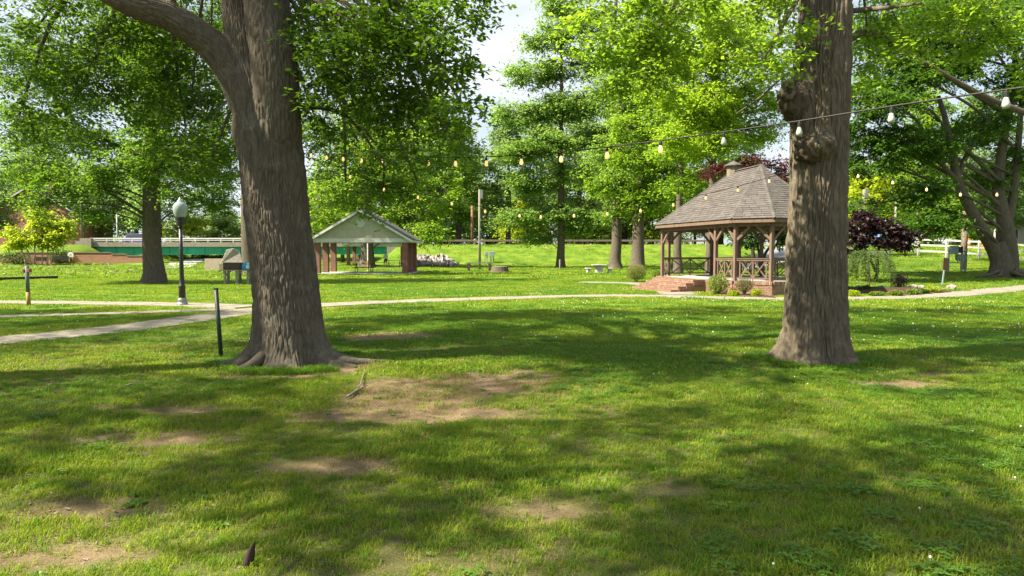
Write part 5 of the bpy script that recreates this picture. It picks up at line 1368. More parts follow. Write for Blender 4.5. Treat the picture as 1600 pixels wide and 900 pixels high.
# benches and sign along the brick wall
def park_bench(loc, rz, label):
    t = empty('park_bench', loc, rz, label, 'bench', 'benches along the brick wall')
    for k in range(4): MB().box((0, -.22 + k*.13, .45), (1.7, .11, .035)).build('seat_slat', M_DBOX, t)
    for k in range(4): MB().box((0, .26 + k*.025, .56 + k*.12), (1.7, .03, .10)).build('back_slat', M_DBOX, t)
    for s in (-1, 1):
        q = MB(); q.tube([(s*.8,-.22,0),(s*.8,-.22,.66),(s*.8,.22,.68)], .03, 6); q.tube([(s*.8,.3,0),(s*.8,.25,.45),(s*.8,.36,.98)], .03, 6)
        q.build('side_frame', M_DBOX, t)
    return t
park_bench(on(63, 85.3), .12, 'left dark metal bench in front of the brick wall')
park_bench(on(95, 86.4), .1, 'right dark metal bench between the yellow green tree and the white sign')
g = on(111.5, 87.0)
sg = empty('notice_sign', g, 0, 'small white arched notice on orange boards in front of the brick wall', 'sign')
for s in (-1, 1): MB().box((s*.22, 0, .42), (.18, .08, .9)).build('post', M_ORANGE if False else M_YELLOW, sg)
MB().xprism([(-.36,.75),(.36,.75),(.36,1.2),(.2,1.38),(-.2,1.38),(-.36,1.2)], -.07, -.03).build('panel', M_SHIRTSIGN, sg)
for k in range(3): MB().box((0, -.072, .88 + k*.12), (.46 - .08*k, .006, .035)).build('lettering_line', M_DBOX, sg)

# brick house behind the wall
YH = 135
hx0, hx1 = P(-30, 380, YH).x, P(131, 380, YH).x
hz = tz((hx0+hx1)/2, YH)
hs = empty('brick_house', ((hx0+hx1)/2, YH, hz), 0, 'red brick house with a steep gable, chimney and white round window at the left', 'house')
hw = (hx1-hx0)/2; he = P(100, 338, YH).z - hz; hr = P(100, 290, YH).z - hz
MB().box((0, 5, he/2 - .3), (2*hw, 10, he + .6)).build('wall', M_BRICKH, hs)
MB().xprism([(-hw, he), (hw, he), (0, hr)], 0.02, 9.98).build('gable_wall', M_BRICKH, hs)
for s in (-1, 1):
    MB().xprism([(s*(hw+.5), he-.35), (0, hr), (0, hr+.25), (s*(hw+.6), he-.12)], -.5, 10.5).build('roof', M_ROOFG, hs)
    MB().xprism([(s*(hw+.5), he-.6), (s*(hw+.5), he-.35), (0, hr), (0, hr-.3)], -.52, -.40).build('bargeboard', M_WHITE, hs)
for px, py0, py1, wd_ in ((111, 357, 372, 1.0), (30, 360, 374, 1.1), (60, 342, 356, 1.0), (85, 358, 372, 1.0), (8, 345, 358, 1.1)):
    zc0, zc1 = P(px, py1, YH).z - hz, P(px, py0, YH).z - hz; xc = P(px, 360, YH).x - hs.location.x
    f_ = MB().box((xc, -.03, (zc0+zc1)/2), (wd_ + .25, .1, zc1-zc0 + .25)).build('window', M_WHITE, hs)
    for sx in (-1, 1):
        for sz in (-1, 1): MB().box((xc + sx*wd_/4, -.09, (zc0+zc1)/2 + sz*(zc1-zc0)/4), (wd_/2 - .06, .03, (zc1-zc0)/2 - .06)).build('pane', M_GLASSD, f_)
rw = MB().lathe([(.62,0),(.62,.08),(.48,.1),(.48,.04),(0,.04)], 18).build('round_window', M_WHITE, hs); rw.rotation_euler = (math.pi/2, 0, 0); rw.location = (P(56, 331, YH).x - hs.location.x, .01, P(56, 334, YH).z - hz)
cxh = P(77, 300, YH).x - hs.location.x
MB().box((cxh, 1.2, hr - .2), (1.3, 1.0, 3.0)).build('chimney', M_BRICKH, hs); MB().box((cxh, 1.2, hr + 1.36), (1.5, 1.2, .16)).build('chimney_cap', M_CONC, hs)

# porch house far right
g = on(1556, 112)
ph = empty('porch_house', g, -.1, 'small pale house with a columned porch seen through the forked maple', 'house')
MB().box((0,3,1.7), (9,6,3.4)).build('wall', M_CREAM, ph)
MB().xprism([(-5,3.4),(5,3.4),(4.4,3.7),(0,5.6),(-4.4,3.7)], -2.6, 6.3).build('roof', M_ROOFG, ph)
for x in (-4.2,-1.6,1.2,4.2): MB().lathe([(.2,0),(.2,.12),(.15,.18),(.13,3.2),(.2,3.3),(.2,3.39)], 10, (x,-2.2,0)).build('column', M_WHITE, ph)
MB().box((0,-1.3,-.1), (9,2.4,.4)).build('porch_floor', M_WHITE, ph)
for x in (-2.8, 2.6):
    f_ = MB().box((x,-.03,1.8), (1.3,.1,1.7)).build('window', M_WHITE, ph); MB().box((x,-.09,1.8), (1.05,.04,1.45)).build('pane', M_GLASSD, f_)
MB().box((0,-.04,1.2), (1.1,.1,2.2)).build('door', M_BROWNSIGN, ph)
def barrel(p, label):
    q = empty('traffic_barrel', p, 0, label, 'traffic barrel', 'orange barrels beyond the fence')
    MB().lathe([(.36,0),(.36,.08),(.29,.1),(.26,1.0),(.2,1.05),(.02,1.06)], 14).build('drum', M_ORANGE, q); MB().lathe([(.282,.55),(.278,.72)], 14).build('band', M_SHIRTSIGN, q)
barrel(on(1511, 75), 'orange traffic barrel seen left of the forked maple stems'); barrel(on(1537, 75), 'orange traffic barrel seen between the maple stems')

# white rail fence
fa = [(1310, 56), (1434, 51), (1478, 49), (1529, 46.5), (1586, 43.5), (1650, 41)]
wf = empty('rail_fence', on(1480, 49), 0, 'white three rail fence across the grassy rise on the right', 'fence')
o0 = wf.location.copy(); pp = []
full = []
for (p0, y0), (p1, y1) in zip(fa[:-1], fa[1:]):
    A, B_ = on(p0, y0), on(p1, y1); n_ = max(1, round((B_ - A).length / 2.2))
    for k in range(n_):
        q = A.lerp(B_, k/n_); full.append(Vector((q.x, q.y, tz(q.x, q.y))))
full.append(on(*fa[-1]))
for p in full:
    MB().box(p - o0 + Vector((0,0,.62)), (.13,.13,1.34)).build('fence_post', M_FENCE, wf)
for a, b_ in zip(full[:-1], full[1:]):
    for h_ in (.35,.78,1.18): MB().bar(a - o0 + Vector((0,-.085,h_)), b_ - o0 + Vector((0,-.085,h_)), .03, .11).build('fence_rail', M_FENCE, wf)

# electrical frame with boxes, its pole, brown sign
g = on(1494, 38.5)
ef = empty('electrical_frame', g, -.1, 'blue grey electrical boxes mounted on a steel frame beside the maple', 'electrical box')
for x in (-.42, .28, .47): MB().box((x,0,.72), (.07,.07,1.5)).build('leg', M_BOX, ef)
for z in (.55, 1.2): MB().box((.02,.05,z), (1.0,.04,.06)).build('crossbar', M_BOX, ef)
MB().box((-.2,-.1,1.28), (.42,.2,.46)).build('meter_box', M_BOX, ef, bevel=.012); MB().box((.14,-.1,1.28), (.2,.18,.36)).build('breaker_box', M_DBOX, ef, bevel=.01); MB().box((.14,-.1,.85), (.36,.18,.34)).build('switch_box', M_BOX, ef, bevel=.012)
MB().tube([(-.1,-.1,1.06),(-.12,-.12,.8),(0,-.14,.62),(.14,-.12,.68)], .025, 6).build('conduit', M_CABLE, ef)
g = on(1505, 40)
q = MB().tube([g + Vector((0,0,-.2)), g + Vector((.02,0,3.4))], .17, 12); tag(q.build('timber_pole', M_WOODD, smooth=True), 'dark timber pole right behind the electrical boxes', 'pole')
g = G(1472, 446)
sgn = empty('brown_sign', g, .0, 'plain brown square sign on a slanted post near the bed tip', 'sign')
MB().bar((0,0,-.05),(.09,0,.95), .05, .05).build('post', M_BOX, sgn); 
MB().box((.12,-.04,1.02), (.32,.03,.58), (0,.06,.25)).build('panel', M_BROWNSIGN, sgn)

# bed of mulch with stones
cbd = G(1385, 456)
nb_ = 40; vs = []; fs = []
for r_ in range(6):
    for k in range(nb_):
        a = 2*math.pi*k/nb_; rr = r_/5; wob = 1 + .08*math.sin(3*a + 1)
        x, y = cbd.x + 2.9*rr*wob*math.cos(a), cbd.y + 1.55*rr*wob*math.sin(a)
        vs.append((x, y, tz(x, y) + .16*(1-rr**2) + (.03 if r_ < 5 else -.04) + .05*(vnoise(x*3, y*3)-.5)*(r_ < 5)))
for r_ in range(5):
    for k in range(nb_): fs.append((r_*nb_+k, r_*nb_+(k+1)%nb_, (r_+1)*nb_+(k+1)%nb_, (r_+1)*nb_+k))
bd = np_mesh('flower_bed', vs, fs, M_MULCH, smooth=True); tag(bd, kind='structure')
def stone_mesh(rng, r):
    bm = bmesh.new(); bmesh.ops.create_icosphere(bm, subdivisions=1, radius=1)
    for v in bm.verts: v.co *= rng.uniform(.75, 1.15)
    vs = [Vector((v.co.x*r[0], v.co.y*r[1], v.co.z*r[2])) for v in bm.verts]; fs = [tuple(v.index for v in f.verts) for f in bm.faces]
    bm.free(); return vs, fs
rst = random.Random(21)
for i, (px, py, rr, lab) in enumerate(((1427,451,.26,'dark flat boulder right of the square shrub'),(1440,450,.18,'brown stone at the back of the bed beside the sign'),(1462,453,.22,'pinkish stone heap left of the brown sign'),(1487,452,.26,'dark stone at the foot of the brown sign'),(1415,455,.15,'pale small stone in front of the square shrub'),(1341,451,.2,'dark stone behind the left hosta'))):
    vs, fs = stone_mesh(rst, (rr, rr*.8, rr*.6)); g = G(px, py)
    tag(MB().add(vs, fs).build('stone', M_STONE, loc=g + Vector((0,0,rr*.25))), lab, 'stone', 'stones in the mulched bed')
# mulch strip along the gazebo front
g0, g1 = G(1122, 461), G(1215, 466)
ms = MB(); n_ = 14
vs = []; fs = []
for k in range(n_+1):
    p = g0.lerp(g1, k/n_)
    for j, (dy, dz) in enumerate(((-.35,-.02),(-.15,.045),(.3,.06),(.9,.05))): vs.append((p.x - .1 + dy*.2, p.y + dy, tz(p.x, p.y) + dz + .02*rst.random()))
for k in range(n_):
    for j in range(3): fs.append((k*4+j, (k+1)*4+j, (k+1)*4+j+1, k*4+j+1))
tag(np_mesh('mulch_strip', vs, fs, M_MULCH, smooth=True), kind='structure')

# ------------------------------------------------------------------ concrete table, bench, stump, boxes, poles, rock pile
g = G(936, 427)
ct = empty('concrete_table', g, .1, 'concrete picnic table with two stub benches in front of the dark trunk', 'picnic table')
MB().box((0,0,-.02), (2.6,1.3,.08)).build('pad', M_CONC, ct)
MB().box((0,0,.72), (1.25,.8,.09)).build('table_top', M_CONCG, ct, bevel=.02)
MB().add([(x*s_, y*s_, z) for z, s_ in ((.02,1),(.68,.62)) for x, y in ((-.32,-.3),(.32,-.3),(.32,.3),(-.32,.3))], [(0,3,2,1),(4,5,6,7)] + [(k,(k+1)%4,4+(k+1)%4,4+k) for k in range(4)]).build('pedestal', M_CONCG, ct)
for s in (-1, 1):
    MB().box((s*.95,0,.42), (.42,.9,.08)).build('seat', M_CONCG, ct, bevel=.015); MB().box((s*.95,0,.19), (.22,.5,.38)).build('seat_base', M_CONCG, ct)
g0, g1 = G(731, 424), G(766, 423)
bs = empty('timber_bench', g0.lerp(g1, .5), 0, 'backless plank bench on thick posts beside the grey pole', 'bench')
dx = (g1 - g0).x/2
for s in (-1, 1):
    MB().box((s*dx, 0, .35), (.26,.4,.72)).build('post', M_DKWOOD, bs)
for k in (-1, 0, 1): MB().box((0, k*.15, .78), (2*dx + .5, .14, .11)).build('seat_plank', M_WOODD, bs)
g = G(781, 425)
sp_ = empty('tree_stump', g, 0, 'wide sawn tree stump right of the plank bench', 'stump')
MB().lathe([(.98,-.1),(.85,.08),(.78,.3),(.74,.5)], 18).build('trunk', B_GEN, sp_); MB().lathe([(.73,.5),(.6,.515),(0,.52)], 18).build('cut_face', M_WOODG, sp_)
g = G(765, 411)
ub = empty('utility_box', g, 0, 'pair of pale grey utility cabinets on legs on the road bank', 'utility box')
sc2 = g.y/F
for x in (-7, -4, 2, 6): MB().box((x*sc2, 0, 8*sc2), (.13,.13,17*sc2)).build('leg', M_BOX, ub)
MB().box((3.5*sc2,-.15,13*sc2), (8*sc2,.4,9*sc2)).build('cabinet', M_BOX, ub, bevel=.03); MB().box((-5.5*sc2,-.15,14*sc2), (4*sc2,.35,6*sc2)).build('cabinet', M_BOX, ub, bevel=.03)
g = G(875, 420)
tag(MB().tube([g, g+Vector((0,0,1.05))], .1, 8).build('marker_stake', M_WOODG), 'small wooden stake at the foot of the willow oak', 'stake')
g = G(693, 416)
tag(MB().tube([g, g+Vector((0,0,1.45))], .07, 8).build('marker_stake', M_DBOX), 'dark thin stake in front of the rock pile', 'stake')
def pole(px, Yd, top, r, mt, name, label, arm=None):
    g = on(px, Yd); h = P(px, top, Yd).z - g.z
    q = empty(name, g, 0, label, 'pole')
    MB().tube([(0,0,-.3),(0,0,h)], [r, r*.8], 10).build('shaft', mt, q, smooth=True)
    if arm: arm(q, h)
    return q
def lamp_arm(q, h):
    MB().box((.25,0,h), (1.0,.25,.22)).build('lamp_head', M_DBOX, q)
def xfmr(q, h):
    MB().box((.2,-.1,h-.5), (.3,.3,.9)).build('lamp_head', M_STEEL, q); 
    for z in (.35, .5, .62): MB().box((.06,0,h*z), (.16,.3,.3)).build('band', M_STEEL, q)
pole(749.5, 72, 296, .14, M_WOODG, 'utility_pole', 'tall pale grey pole beside the plank bench', xfmr)
pole(738, 104, 322, .24, M_BROWNPOLE, 'utility_pole', 'brown wooden pole at the guardrail left of the grey pole')
pole(697, 108, 332, .17, M_DBOX, 'street_lamp', 'thin dark street lamp beyond the guardrail', lamp_arm)
pole(130, 118, 290, .2, M_WOODD, 'utility_pole', 'dark wooden pole left of the bridge end beside the house')
pole(1347, 76, 296, .17, M_WOODG, 'utility_pole', 'pale pole rising behind the purple redbud', xfmr)
pole(1397, 84, 312, .15, M_WOODG, 'utility_pole', 'faint grey pole above the right side of the redbud')
pole(185, 112, 335, .14, M_CONCG, 'utility_pole', 'slim pale pole behind the bridge just left of the lawn oak')
def wire(name, a, b_, sag, r, label):
    pts = [a.lerp(b_, k/16) - Vector((0,0,sag*4*(k/16)*(1-k/16))) for k in range(17)]
    tag(MB().tube(pts, r, 5).build(name, M_CABLE), label, 'wire')
wire('power_line', P(560, 343, 108), P(738, 350, 104), .3, .035, 'dark power line between the shelter trees and the brown pole')
wire('power_line', P(738, 350, 104), P(960, 357, 106), .3, .035, 'dark power line running right from the brown pole')
wire('power_line', P(130, 315, 118), P(400, 340, 112), .4, .03, 'thin power line over the bridge at the left')
# rock pile
rp = MB(); rq = random.Random(33)
rk = empty('rock_pile', on(682, 88.5), 0, 'heap of grey rip rap rocks on the bank right of the shelter', 'rock pile')
big_n = 0
for k in range(230):
    px = rq.uniform(646, 714); f_ = rq.uniform(0, 1); edge = min(1, (714 - px)/16)
    py = 415 - 14*f_*edge - rq.uniform(0, 1.5)
    yy = 87.5 + 5*f_; r_ = rq.uniform(.18, .52)
    c = P(px, py, yy) - rk.location
    vs, fs = stone_mesh(rq, (r_, r_*.8, r_*.6)); Mx = Euler((rq.random()*3, rq.random()*3, rq.random()*3)).to_matrix()
    rp.add([Mx @ v + c for v in vs], fs)
rp.build('rocks', M_STONES, rk)['kind'] = 'stuff'

# ------------------------------------------------------------------ string lights
SOC = MB().lathe([(.018,-.052),(.021,-.05),(.021,-.012),(.012,0.0),(.008,.012)], 10).build('socket', M_CABLE, link=False)
BUL = MB().lathe([(.016,-.05),(.022,-.07),(.031,-.10),(.034,-.122),(.028,-.142),(.015,-.152),(.002,-.155)], 12).build('bulb', M_BULB, link=False, smooth=True)
def light_string(name, pts3, bulbs, label, white=(), scl=.82):
    root = empty(name, pts3[0], 0, label, 'string lights', 'string lights between the trees')
    o0 = Vector(pts3[0])
    sm = catmull(pts3, 4)
    MB().tube([p - o0 for p in sm], .0075, 6).build('cable', M_CABLE, root)
    for i, p in enumerate(bulbs):
        s = SOC.copy(); C.objects.link(s); s.parent = root; s.location = p - o0 + Vector((0,0,-.012)); s.scale = (scl,)*3
        b = BUL.copy(); C.objects.link(b); b.parent = root; b.location = s.location; b.scale = (scl,)*3
        if i in white:
            b.material_slots[0].link = 'OBJECT'; b.material_slots[0].material = M_BULBW
u0, au, bu, y0 = .724, -.0998, .123, 5.1
pyA = [140,166,189,206,219.5,230,237,242,245,246,245.5,245,244,243,241,239,236]
ptsA = [];
for i in range(-3, 19):
    y = y0*(1 + bu*i); px = 800 + F*(u0 + au*i)/(1 + bu*i)
    py = np.interp(i, range(-3, 19), [40,80,112] + pyA + [233,229])
    p = P(px, py, y); ptsA.append(p)
light_string('string_lights', ptsA + [P(420, 232, 10.6)], ptsA[3:20], 'nearest string of bulbs running from the upper right past the burled oak', white=(0,1,2,3,11))
ptsB = []
for px, py in ((520,258),(547,270),(600,290),(653,302),(706,312),(758,324),(812,331),(845,333),(897,331),(949,328),(1001,323),(1052,314),(1103,303),(1153,291),(1202,277),(1250,262)):
    ptsB.append(P(px, py, 16.6))
light_string('string_lights', [P(440, 235, 11.0)] + ptsB, ptsB[1:-1], 'lower sagging string of lit bulbs that passes in front of the gazebo roof')
ptsC = [P(px, py, 16.6) for px, py in ((1250,261),(1290,262),(1341,269),(1395,279),(1448,290),(1501,298),(1558,298),(1612,290),(1670,278))]
light_string('string_lights', ptsC, ptsC[2:-1], 'string of lit bulbs from behind the burled oak toward the forked maple')

# ------------------------------------------------------------------ grass, clover, weeds, litter
def blade_tuft(n_, r, h, wd, seed, lean=.5, name='tuft'):
    rng = np.random.default_rng(seed); vs, fs = [], []
    for k in range(n_):
        a = rng.uniform(0, 6.28); rr = r * math.sqrt(rng.random()); x, y = rr*math.cos(a), rr*math.sin(a)
        b_ = rng.uniform(0, 6.28); hh = h * rng.uniform(.45, 1.2); ln = lean * rng.uniform(.2, 1.4)
        d = np.array([math.cos(b_), math.sin(b_)]); s = np.array([-d[1], d[0]]) * wd / 2
        m1 = d * hh * ln * .35; m2 = d * hh * ln
        i = len(vs)
        vs += [(x - s[0], y - s[1], 0), (x + s[0], y + s[1], 0), (x + m1[0] + s[0]*.85, y + m1[1] + s[1]*.85, hh*.6), (x + m1[0] - s[0]*.85, y + m1[1] - s[1]*.85, hh*.6), (x + m2[0], y + m2[1], hh*(1 - .25*ln))]
        fs += [(i, i+1, i+2, i+3), (i+3, i+2, i+4)]
    return vs, fs
def unlinked(name, vs, fs, mt):
    m_ = bpy.data.meshes.new(name); m_.from_pydata(vs, [], fs); m_.update(); m_.materials.append(mt)
    return bpy.data.objects.new(name, m_)
G_A = leaf_mat('grass_green', (.05,.13,.008), (.125,.22,.014), (.16,.32,.012), gloss=.25, tw=.35)
G_B = leaf_mat('grass_yellow_green', (.13,.205,.010), (.25,.30,.028), (.30,.40,.02), gloss=.25, tw=.35)
G_C = leaf_mat('grass_dry', (.17,.145,.05), (.26,.22,.085), (.25,.21,.06), gloss=.15, tw=.25)
G_D = leaf_mat('clover_leaf', (.05,.13,.012), (.10,.20,.02), (.15,.32,.02), gloss=.3, tw=.3)
G_F = mat('clover_flower', (.80,.80,.74), (.66,.66,.60), rough=.8)

def scatter(name, pts, rot, scl, inst, label=None):
    """one ground-cover object: points that carry instances of one small tuft"""
    m_ = bpy.data.meshes.new(name); m_.vertices.add(len(pts)); m_.vertices.foreach_set('co', np.asarray(pts, np.float32).ravel())
    for an, av in (('rot', rot), ('scl', scl)):
        a = m_.attributes.new(an, 'FLOAT', 'POINT'); a.data.foreach_set('value', np.asarray(av, np.float32))
    m_.update()
    o = bpy.data.objects.new(name, m_); C.objects.link(o)
    ng = bpy.data.node_groups.new(name, 'GeometryNodeTree')
    ng.interface.new_socket('Geometry', in_out='INPUT', socket_type='NodeSocketGeometry'); ng.interface.new_socket('Geometry', in_out='OUTPUT', socket_type='NodeSocketGeometry')
    N, K = ng.nodes, ng.links
    gi, go = N.new('NodeGroupInput'), N.new('NodeGroupOutput')
    oi = N.new('GeometryNodeObjectInfo'); oi.inputs['Object'].default_value = inst; oi.transform_space = 'ORIGINAL'
    ip = N.new('GeometryNodeInstanceOnPoints')
    ra = N.new('GeometryNodeInputNamedAttribute'); ra.data_type = 'FLOAT'; ra.inputs['Name'].default_value = 'rot'
    sa = N.new('GeometryNodeInputNamedAttribute'); sa.data_type = 'FLOAT'; sa.inputs['Name'].default_value = 'scl'
    cx = N.new('ShaderNodeCombineXYZ')
    K.new(gi.outputs[0], ip.inputs['Points']); K.new(oi.outputs['Geometry'], ip.inputs['Instance'])
    K.new(ra.outputs['Attribute'], cx.inputs['Z']); K.new(cx.outputs[0], ip.inputs['Rotation'])
    K.new(sa.outputs['Attribute'], ip.inputs['Scale']); K.new(ip.outputs[0], go.inputs[0])
    md = o.modifiers.new('scatter', 'NODES'); md.node_group = ng
    return tag(o, label, kind='stuff')

def pts_in(y0_, y1_, dens, rng, side=.86, pad=1.5):
    n_ = int(dens * ((y1_ - y0_) * pad * 2 + side * (y1_**2 - y0_**2)))
    yy = np.sqrt(rng.uniform(y0_**2, y1_**2, n_)); xx = rng.uniform(-1, 1, n_) * (side * yy + pad)
    return xx, yy
OAKS = ((OAK_L.x, OAK_L.y, .85), (OAK_R.x, OAK_R.y, .72), (bm_.x, bm_.y, 1.3))
def ground_z(x, y): return T(x, y) + .025 * (fbm(x*1.7, y*1.7) - .5) * (y < 26) - .02 * bare(x, y)
BEDS = [(cbd.x, cbd.y, 2.95, 1.6)]
def clear(x, y):
    ok = ~path_mask(x, y, -.05)
    for cx_, cy_, r_ in OAKS: ok &= (x - cx_)**2 + (y - cy_)**2 > r_*r_
    for cx_, cy_, rx, ry in BEDS: ok &= ((x - cx_)/rx)**2 + ((y - cy_)/ry)**2 > 1
    d = np.stack([x - GC.x, y - GC.y], -1); uu = d @ np.array([GU.x, GU.y]); vv = d @ np.array([GV.x, GV.y])
    ok &= ~((y > 62) & (x > .30*y) & (x < .44*y)) & ~((y > 55.5) & (y < 63) & (x > -17.5) & (x < -7.5)) & ~((y > 82) & (x < -44))
    ok &= ~((np.abs(uu) < 4.4) & (vv > -2.7) & (vv < 2.5)) & ~((uu > -1.4) & (uu < 2.6) & (vv > -4.3) & (vv < 0))
    return ok
rg = np.random.default_rng(44)
def lay(name, y0_, y1_, dens, inst, keep, s0, s1, seed, label):
    rng = np.random.default_rng(seed)
    x, y = pts_in(y0_, y1_, dens, rng)
    b_ = bare(x, y)
    k = rng.random(len(x)) < keep(x, y, b_)
    if y0_ < 15 and 'grass' in name: k &= rng.random(len(x)) < .55 + .6*sstep(.33, .55, fbm(x*3.1, y*3.1, y0_, o=3))
    k &= clear(x, y); x, y = x[k], y[k]
    z = ground_z(x, y) - .004
    sc = rng.uniform(s0, s1, len(x)) * (.45 + 1.1 * fbm(x*1.1, y*1.1, 5))
    return scatter(name, np.stack([x, y, z], -1), rng.uniform(0, 6.28, len(x)), sc, inst, label)
lush = lambda x, y, b_: np.clip(1.05 - 1.0*b_, .04, 1) * np.clip(.62 + .12*x + .03*y, .45, 1) * (.35 + .65*sstep(.35, .6, fbm(x*.5+40, y*.5)))
dry = lambda x, y, b_: np.clip(.45 + .5*b_ + .3*(x < 0), 0, 1) * (.2 + .8*sstep(.38, .58, fbm(x*.6+9, y*.6+3)))
yel = lambda x, y, b_: np.clip(1 - .95*b_, .05, 1) * (.15 + .85*(1 - sstep(.4, .62, fbm(x*.5+40, y*.5))))
t1 = unlinked('tuft', *blade_tuft(26, .055, .050, .0042, 1, .75), G_A); t2 = unlinked('tuft', *blade_tuft(26, .060, .046, .0042, 2, .85), G_B); t3 = unlinked('tuft', *blade_tuft(16, .06, .038, .0035, 3, 1.5), G_C)
t4 = unlinked('tuft', *blade_tuft(40, .13, .055, .009, 4, .75), G_A); t5 = unlinked('tuft', *blade_tuft(40, .13, .050, .009, 5, .8), G_B)
t6 = unlinked('tuft', *blade_tuft(46, .26, .06, .016, 6, .7), G_A); t7 = unlinked('tuft', *blade_tuft(46, .26, .06, .016, 7, .7), G_B)
lay('grass', 2.2, 9.5, 330, t1, lush, .75, 1.35, 1, 'short green lawn grass in the foreground')
lay('grass', 2.2, 9.5, 300, t2, yel, .7, 1.25, 2, 'yellow green lawn grass in the foreground')
lay('dry_grass', 2.2, 13, 150, t3, dry, .7, 1.3, 3, 'dry straw coloured grass blades in the worn lawn')
lay('grass', 9.5, 20, 75, t4, lush, .8, 1.3, 4, 'green lawn grass around the two big oaks')
lay('grass', 9.5, 20, 60, t5, yel, .8, 1.3, 5, 'yellow green lawn grass around the two big oaks')
lay('grass', 20, 46, 9, t6, lush, .8, 1.3, 6, 'green lawn grass in the middle distance')
lay('grass', 20, 46, 9, t7, yel, .8, 1.3, 7, 'yellow green lawn grass in the middle distance')
t8 = unlinked('tuft', *blade_tuft(40, .55, .11, .045, 8, .7), G_A); t9 = unlinked('tuft', *blade_tuft(40, .55, .11, .045, 9, .7), G_B)
lay('grass', 46, 101, .9, t8, lambda x, y, b_: .25 + .75*sstep(.4, .6, fbm(x*.12, y*.2)), .6, 1.3, 21, 'green grass of the far lawn and road bank')
lay('grass', 46, 101, .9, t9, lambda x, y, b_: .25 + .75*(1 - sstep(.4, .6, fbm(x*.12, y*.2))), .6, 1.3, 22, 'yellow green grass of the far lawn and road bank')
rq_ = np.random.default_rng(9); ex = []
for (cx_, cy_, r_) in OAKS[:2]:
    a_ = rq_.uniform(0, 6.283, 900); q_r = r_ * rq_.uniform(.98, 1.45, 900); k_ = vnoise(np.cos(a_)*2.2 + cx_, np.sin(a_)*2.2, q_r*3) > .48
    ex.append(np.stack([cx_ + q_r*np.cos(a_), cy_ + q_r*np.sin(a_)], -1)[k_])
ex = np.concatenate(ex)
scatter('grass', np.stack([ex[:, 0], ex[:, 1], ground_z(ex[:, 0], ex[:, 1])], -1), rq_.uniform(0, 6.28, len(ex)), rq_.uniform(1.0, 2.1, len(ex)), t1, 'longer unmown grass around the feet of the two big oaks')
# clover: three round leaflets on a stalk, and white flower heads
def clover_patch(n_, r, seed):
    rng = np.random.default_rng(seed); vs, fs = [], []
    for k in range(n_):
        a = rng.uniform(0, 6.28); rr = r*math.sqrt(rng.random()); x, y = rr*math.cos(a), rr*math.sin(a); h = rng.uniform(.02, .05); a0 = rng.uniform(0, 6.28)
        for j in range(3):
            t_ = a0 + j*2.094; d = (math.cos(t_), math.sin(t_)); s = (-d[1], d[0]); q = .016; i = len(vs)
            vs += [(x, y, h), (x + d[0]*q*.7 + s[0]*q*.6, y + d[1]*q*.7 + s[1]*q*.6, h+.004), (x + d[0]*q*1.3, y + d[1]*q*1.3, h), (x + d[0]*q*.7 - s[0]*q*.6, y + d[1]*q*.7 - s[1]*q*.6, h+.004)]
            fs.append((i, i+1, i+2, i+3))
    return vs, fs
def flower():
    q = MB(); q.lathe([(.004,.045),(.011,.052),(.0125,.06),(.008,.068),(.001,.071)], 7); q.tube([(0,0,0),(.003,0,.048)], .0016, 3); return q.v, q.f
def rosette(seed):
    rng = np.random.default_rng(seed); vs, fs = [], []
    for k in range(9):
        a = k*.7 + rng.uniform(-.2, .2); L_ = rng.uniform(.05, .09); d = (math.cos(a), math.sin(a)); s = (-d[1], d[0]); i = len(vs); w_ = L_*.22
        vs += [(0,0,.005), (d[0]*L_*.5 + s[0]*w_, d[1]*L_*.5 + s[1]*w_, .03), (d[0]*L_, d[1]*L_, .022), (d[0]*L_*.5 - s[0]*w_, d[1]*L_*.5 - s[1]*w_, .03)]
        fs.append((i, i+1, i+2, i+3))
    return vs, fs
c1 = unlinked('clover_tuft', *clover_patch(26, .10, 1), G_D); c2 = unlinked('flower_head', *flower(), G_F); c3 = unlinked('weed_rosette', *rosette(2), G_D)
clov = lambda x, y, b_: (1 - b_) * np.clip(.35 + .3*x, .12, 1) * sstep(.50, .64, fbm(x*.45 + 70, y*.45 + 12))
lay('clover', 2.2, 14, 26, c1, clov, .8, 1.3, 8, 'patches of clover leaves in the foreground lawn')
lay('clover_flowers', 2.8, 13, 6, c2, lambda x, y, b_: clov(x, y, b_) * np.clip(.12 + .55*(x > .5), 0, 1), .38, .62, 9, 'white clover flower heads scattered in the lawn')
lay('clover_flowers', 13, 34, 3.2, c2, lambda x, y, b_: .12 + .7*clov(x, y, b_), .7, 1.05, 10, 'white clover flower heads in the lawn near the path')
lay('weeds', 2.2, 12, 2.2, c3, lambda x, y, b_: .1 + .9*sstep(.5, .6, fbm(x*.7, y*.7+50)), .4, 1.0, 11, 'broad leaved weeds scattered in the foreground lawn')
# leaf litter and twigs on the worn soil
lv, lf_ = leaves(np.stack([rg.uniform(-.25,.25,7), rg.uniform(-.25,.25,7), np.full(7,.012)], -1), .05, rg, .2, .5)
lit = unlinked('litter_leaf', [tuple(v) for v in lv], [tuple(int(i) for i in f) for f in lf_], M_STICK)
lay('leaf_litter', 2.2, 14, 7, lit, lambda x, y, b_: .3 + .7*b_, .5, 1.0, 12, 'dry leaf litter on the worn soil')
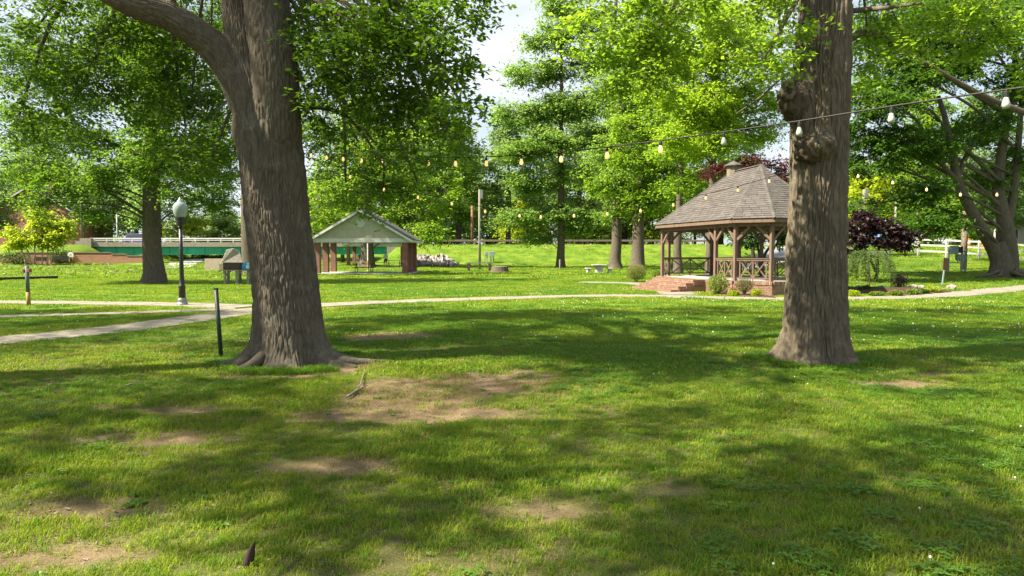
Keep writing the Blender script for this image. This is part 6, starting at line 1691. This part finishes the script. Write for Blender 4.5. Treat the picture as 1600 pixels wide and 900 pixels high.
# rough creek-side growth on the left
cg = []; rng = np.random.default_rng(77)
for k in range(900):
    px = rng.uniform(-40, 470); Yd = rng.uniform(50, 84)
    x = (px - 800)/F*Yd
    hh = .35*vnoise(x*.5, Yd*.5) + .1
    if vnoise(x*.16, Yd*.16 + 9) < .5: continue
    p = np.array([x, Yd, tz(x, Yd)]) + rng.normal(0, 1, (30, 3)) * np.array([.5, .4, .10]); p[:, 2] = np.maximum(p[:, 2], tz(x, Yd)) + hh*rng.random(30)
    cg.append(p)
cv, cf = leaves(np.concatenate(cg), .26, rng, .9, .35)
tag(np_mesh('creek_bank_growth', cv, cf, L_SHRUB), 'rough sunlit weeds along the creek bank at the left', kind='stuff')

# fallen sticks and a dead leaf
def stick(pts, r, label, name='fallen_stick'):
    P3 = [G(*p) for p in pts]; base = P3[0].copy()
    sm = catmull([p - base + Vector((0, 0, r*.9 + .01*((i*7) % 3))) for i, p in enumerate(P3)], 4)
    q = empty(name, base, 0, label, 'stick', 'fallen sticks on the lawn')
    MB().tube(sm, list(np.linspace(r, r*.45, len(sm))), 6).build('stem', M_STICK, q)
    return q, sm
q, sm = stick([(548,620),(562,606),(568,590),(578,575),(600,566),(612,563)], .010, 'long crooked pale stick right of the leaning oak roots')
MB().tube([sm[10], sm[10] + Vector((.14,.15,.03)), sm[10] + Vector((.36,.2,.02))], [.006,.004,.003], 5).build('twig', M_STICK, q)
stick([(541,623),(556,615),(574,606)], .015, 'thick short stick lying on the bare soil')
stick([(618,575),(622,570),(610,566)], .009, 'bent thin twig beside the crooked stick')
stick([(781,712),(785,708),(788,706)], .012, 'small dark curved twig in the centre of the lawn')
stick([(194,607),(207,603),(222,601)], .016, 'short stick in the sunny grass at the left')
stick([(428,608),(440,604),(452,603)], .012, 'short twig in front of the leaning oak')
stick([(1590,842),(1600,850),(1606,856)], .006, 'thin twig at the right edge of the lawn')
g = G(384, 895); g.y += .02
d_ = MB(); n_ = 7; vs = []; fs = []
for k in range(n_+1):
    t = k/n_; wd_ = .036*math.sin(math.pi*min(t*.9 + .12, 1))**.8 * (1 - .55*t) + .001
    cx_, cz_ = .045*t*t, .15*t
    vs += [(cx_ - wd_, .012*math.sin(3*t), cz_), (cx_, -.014 + .01*t, cz_), (cx_ + wd_, .012*math.sin(3*t)+.006, cz_)]
for k in range(n_):
    for j in (0, 1): fs.append((k*3+j, k*3+j+1, (k+1)*3+j+1, (k+1)*3+j))
dlf = d_.add(vs, fs).build('dead_leaf', M_DEAD, smooth=True, loc=g); dlf.modifiers.new('solid', 'SOLIDIFY').thickness = .002
tag(dlf, 'dark curled dead leaf standing upright at the bottom edge', 'leaf')
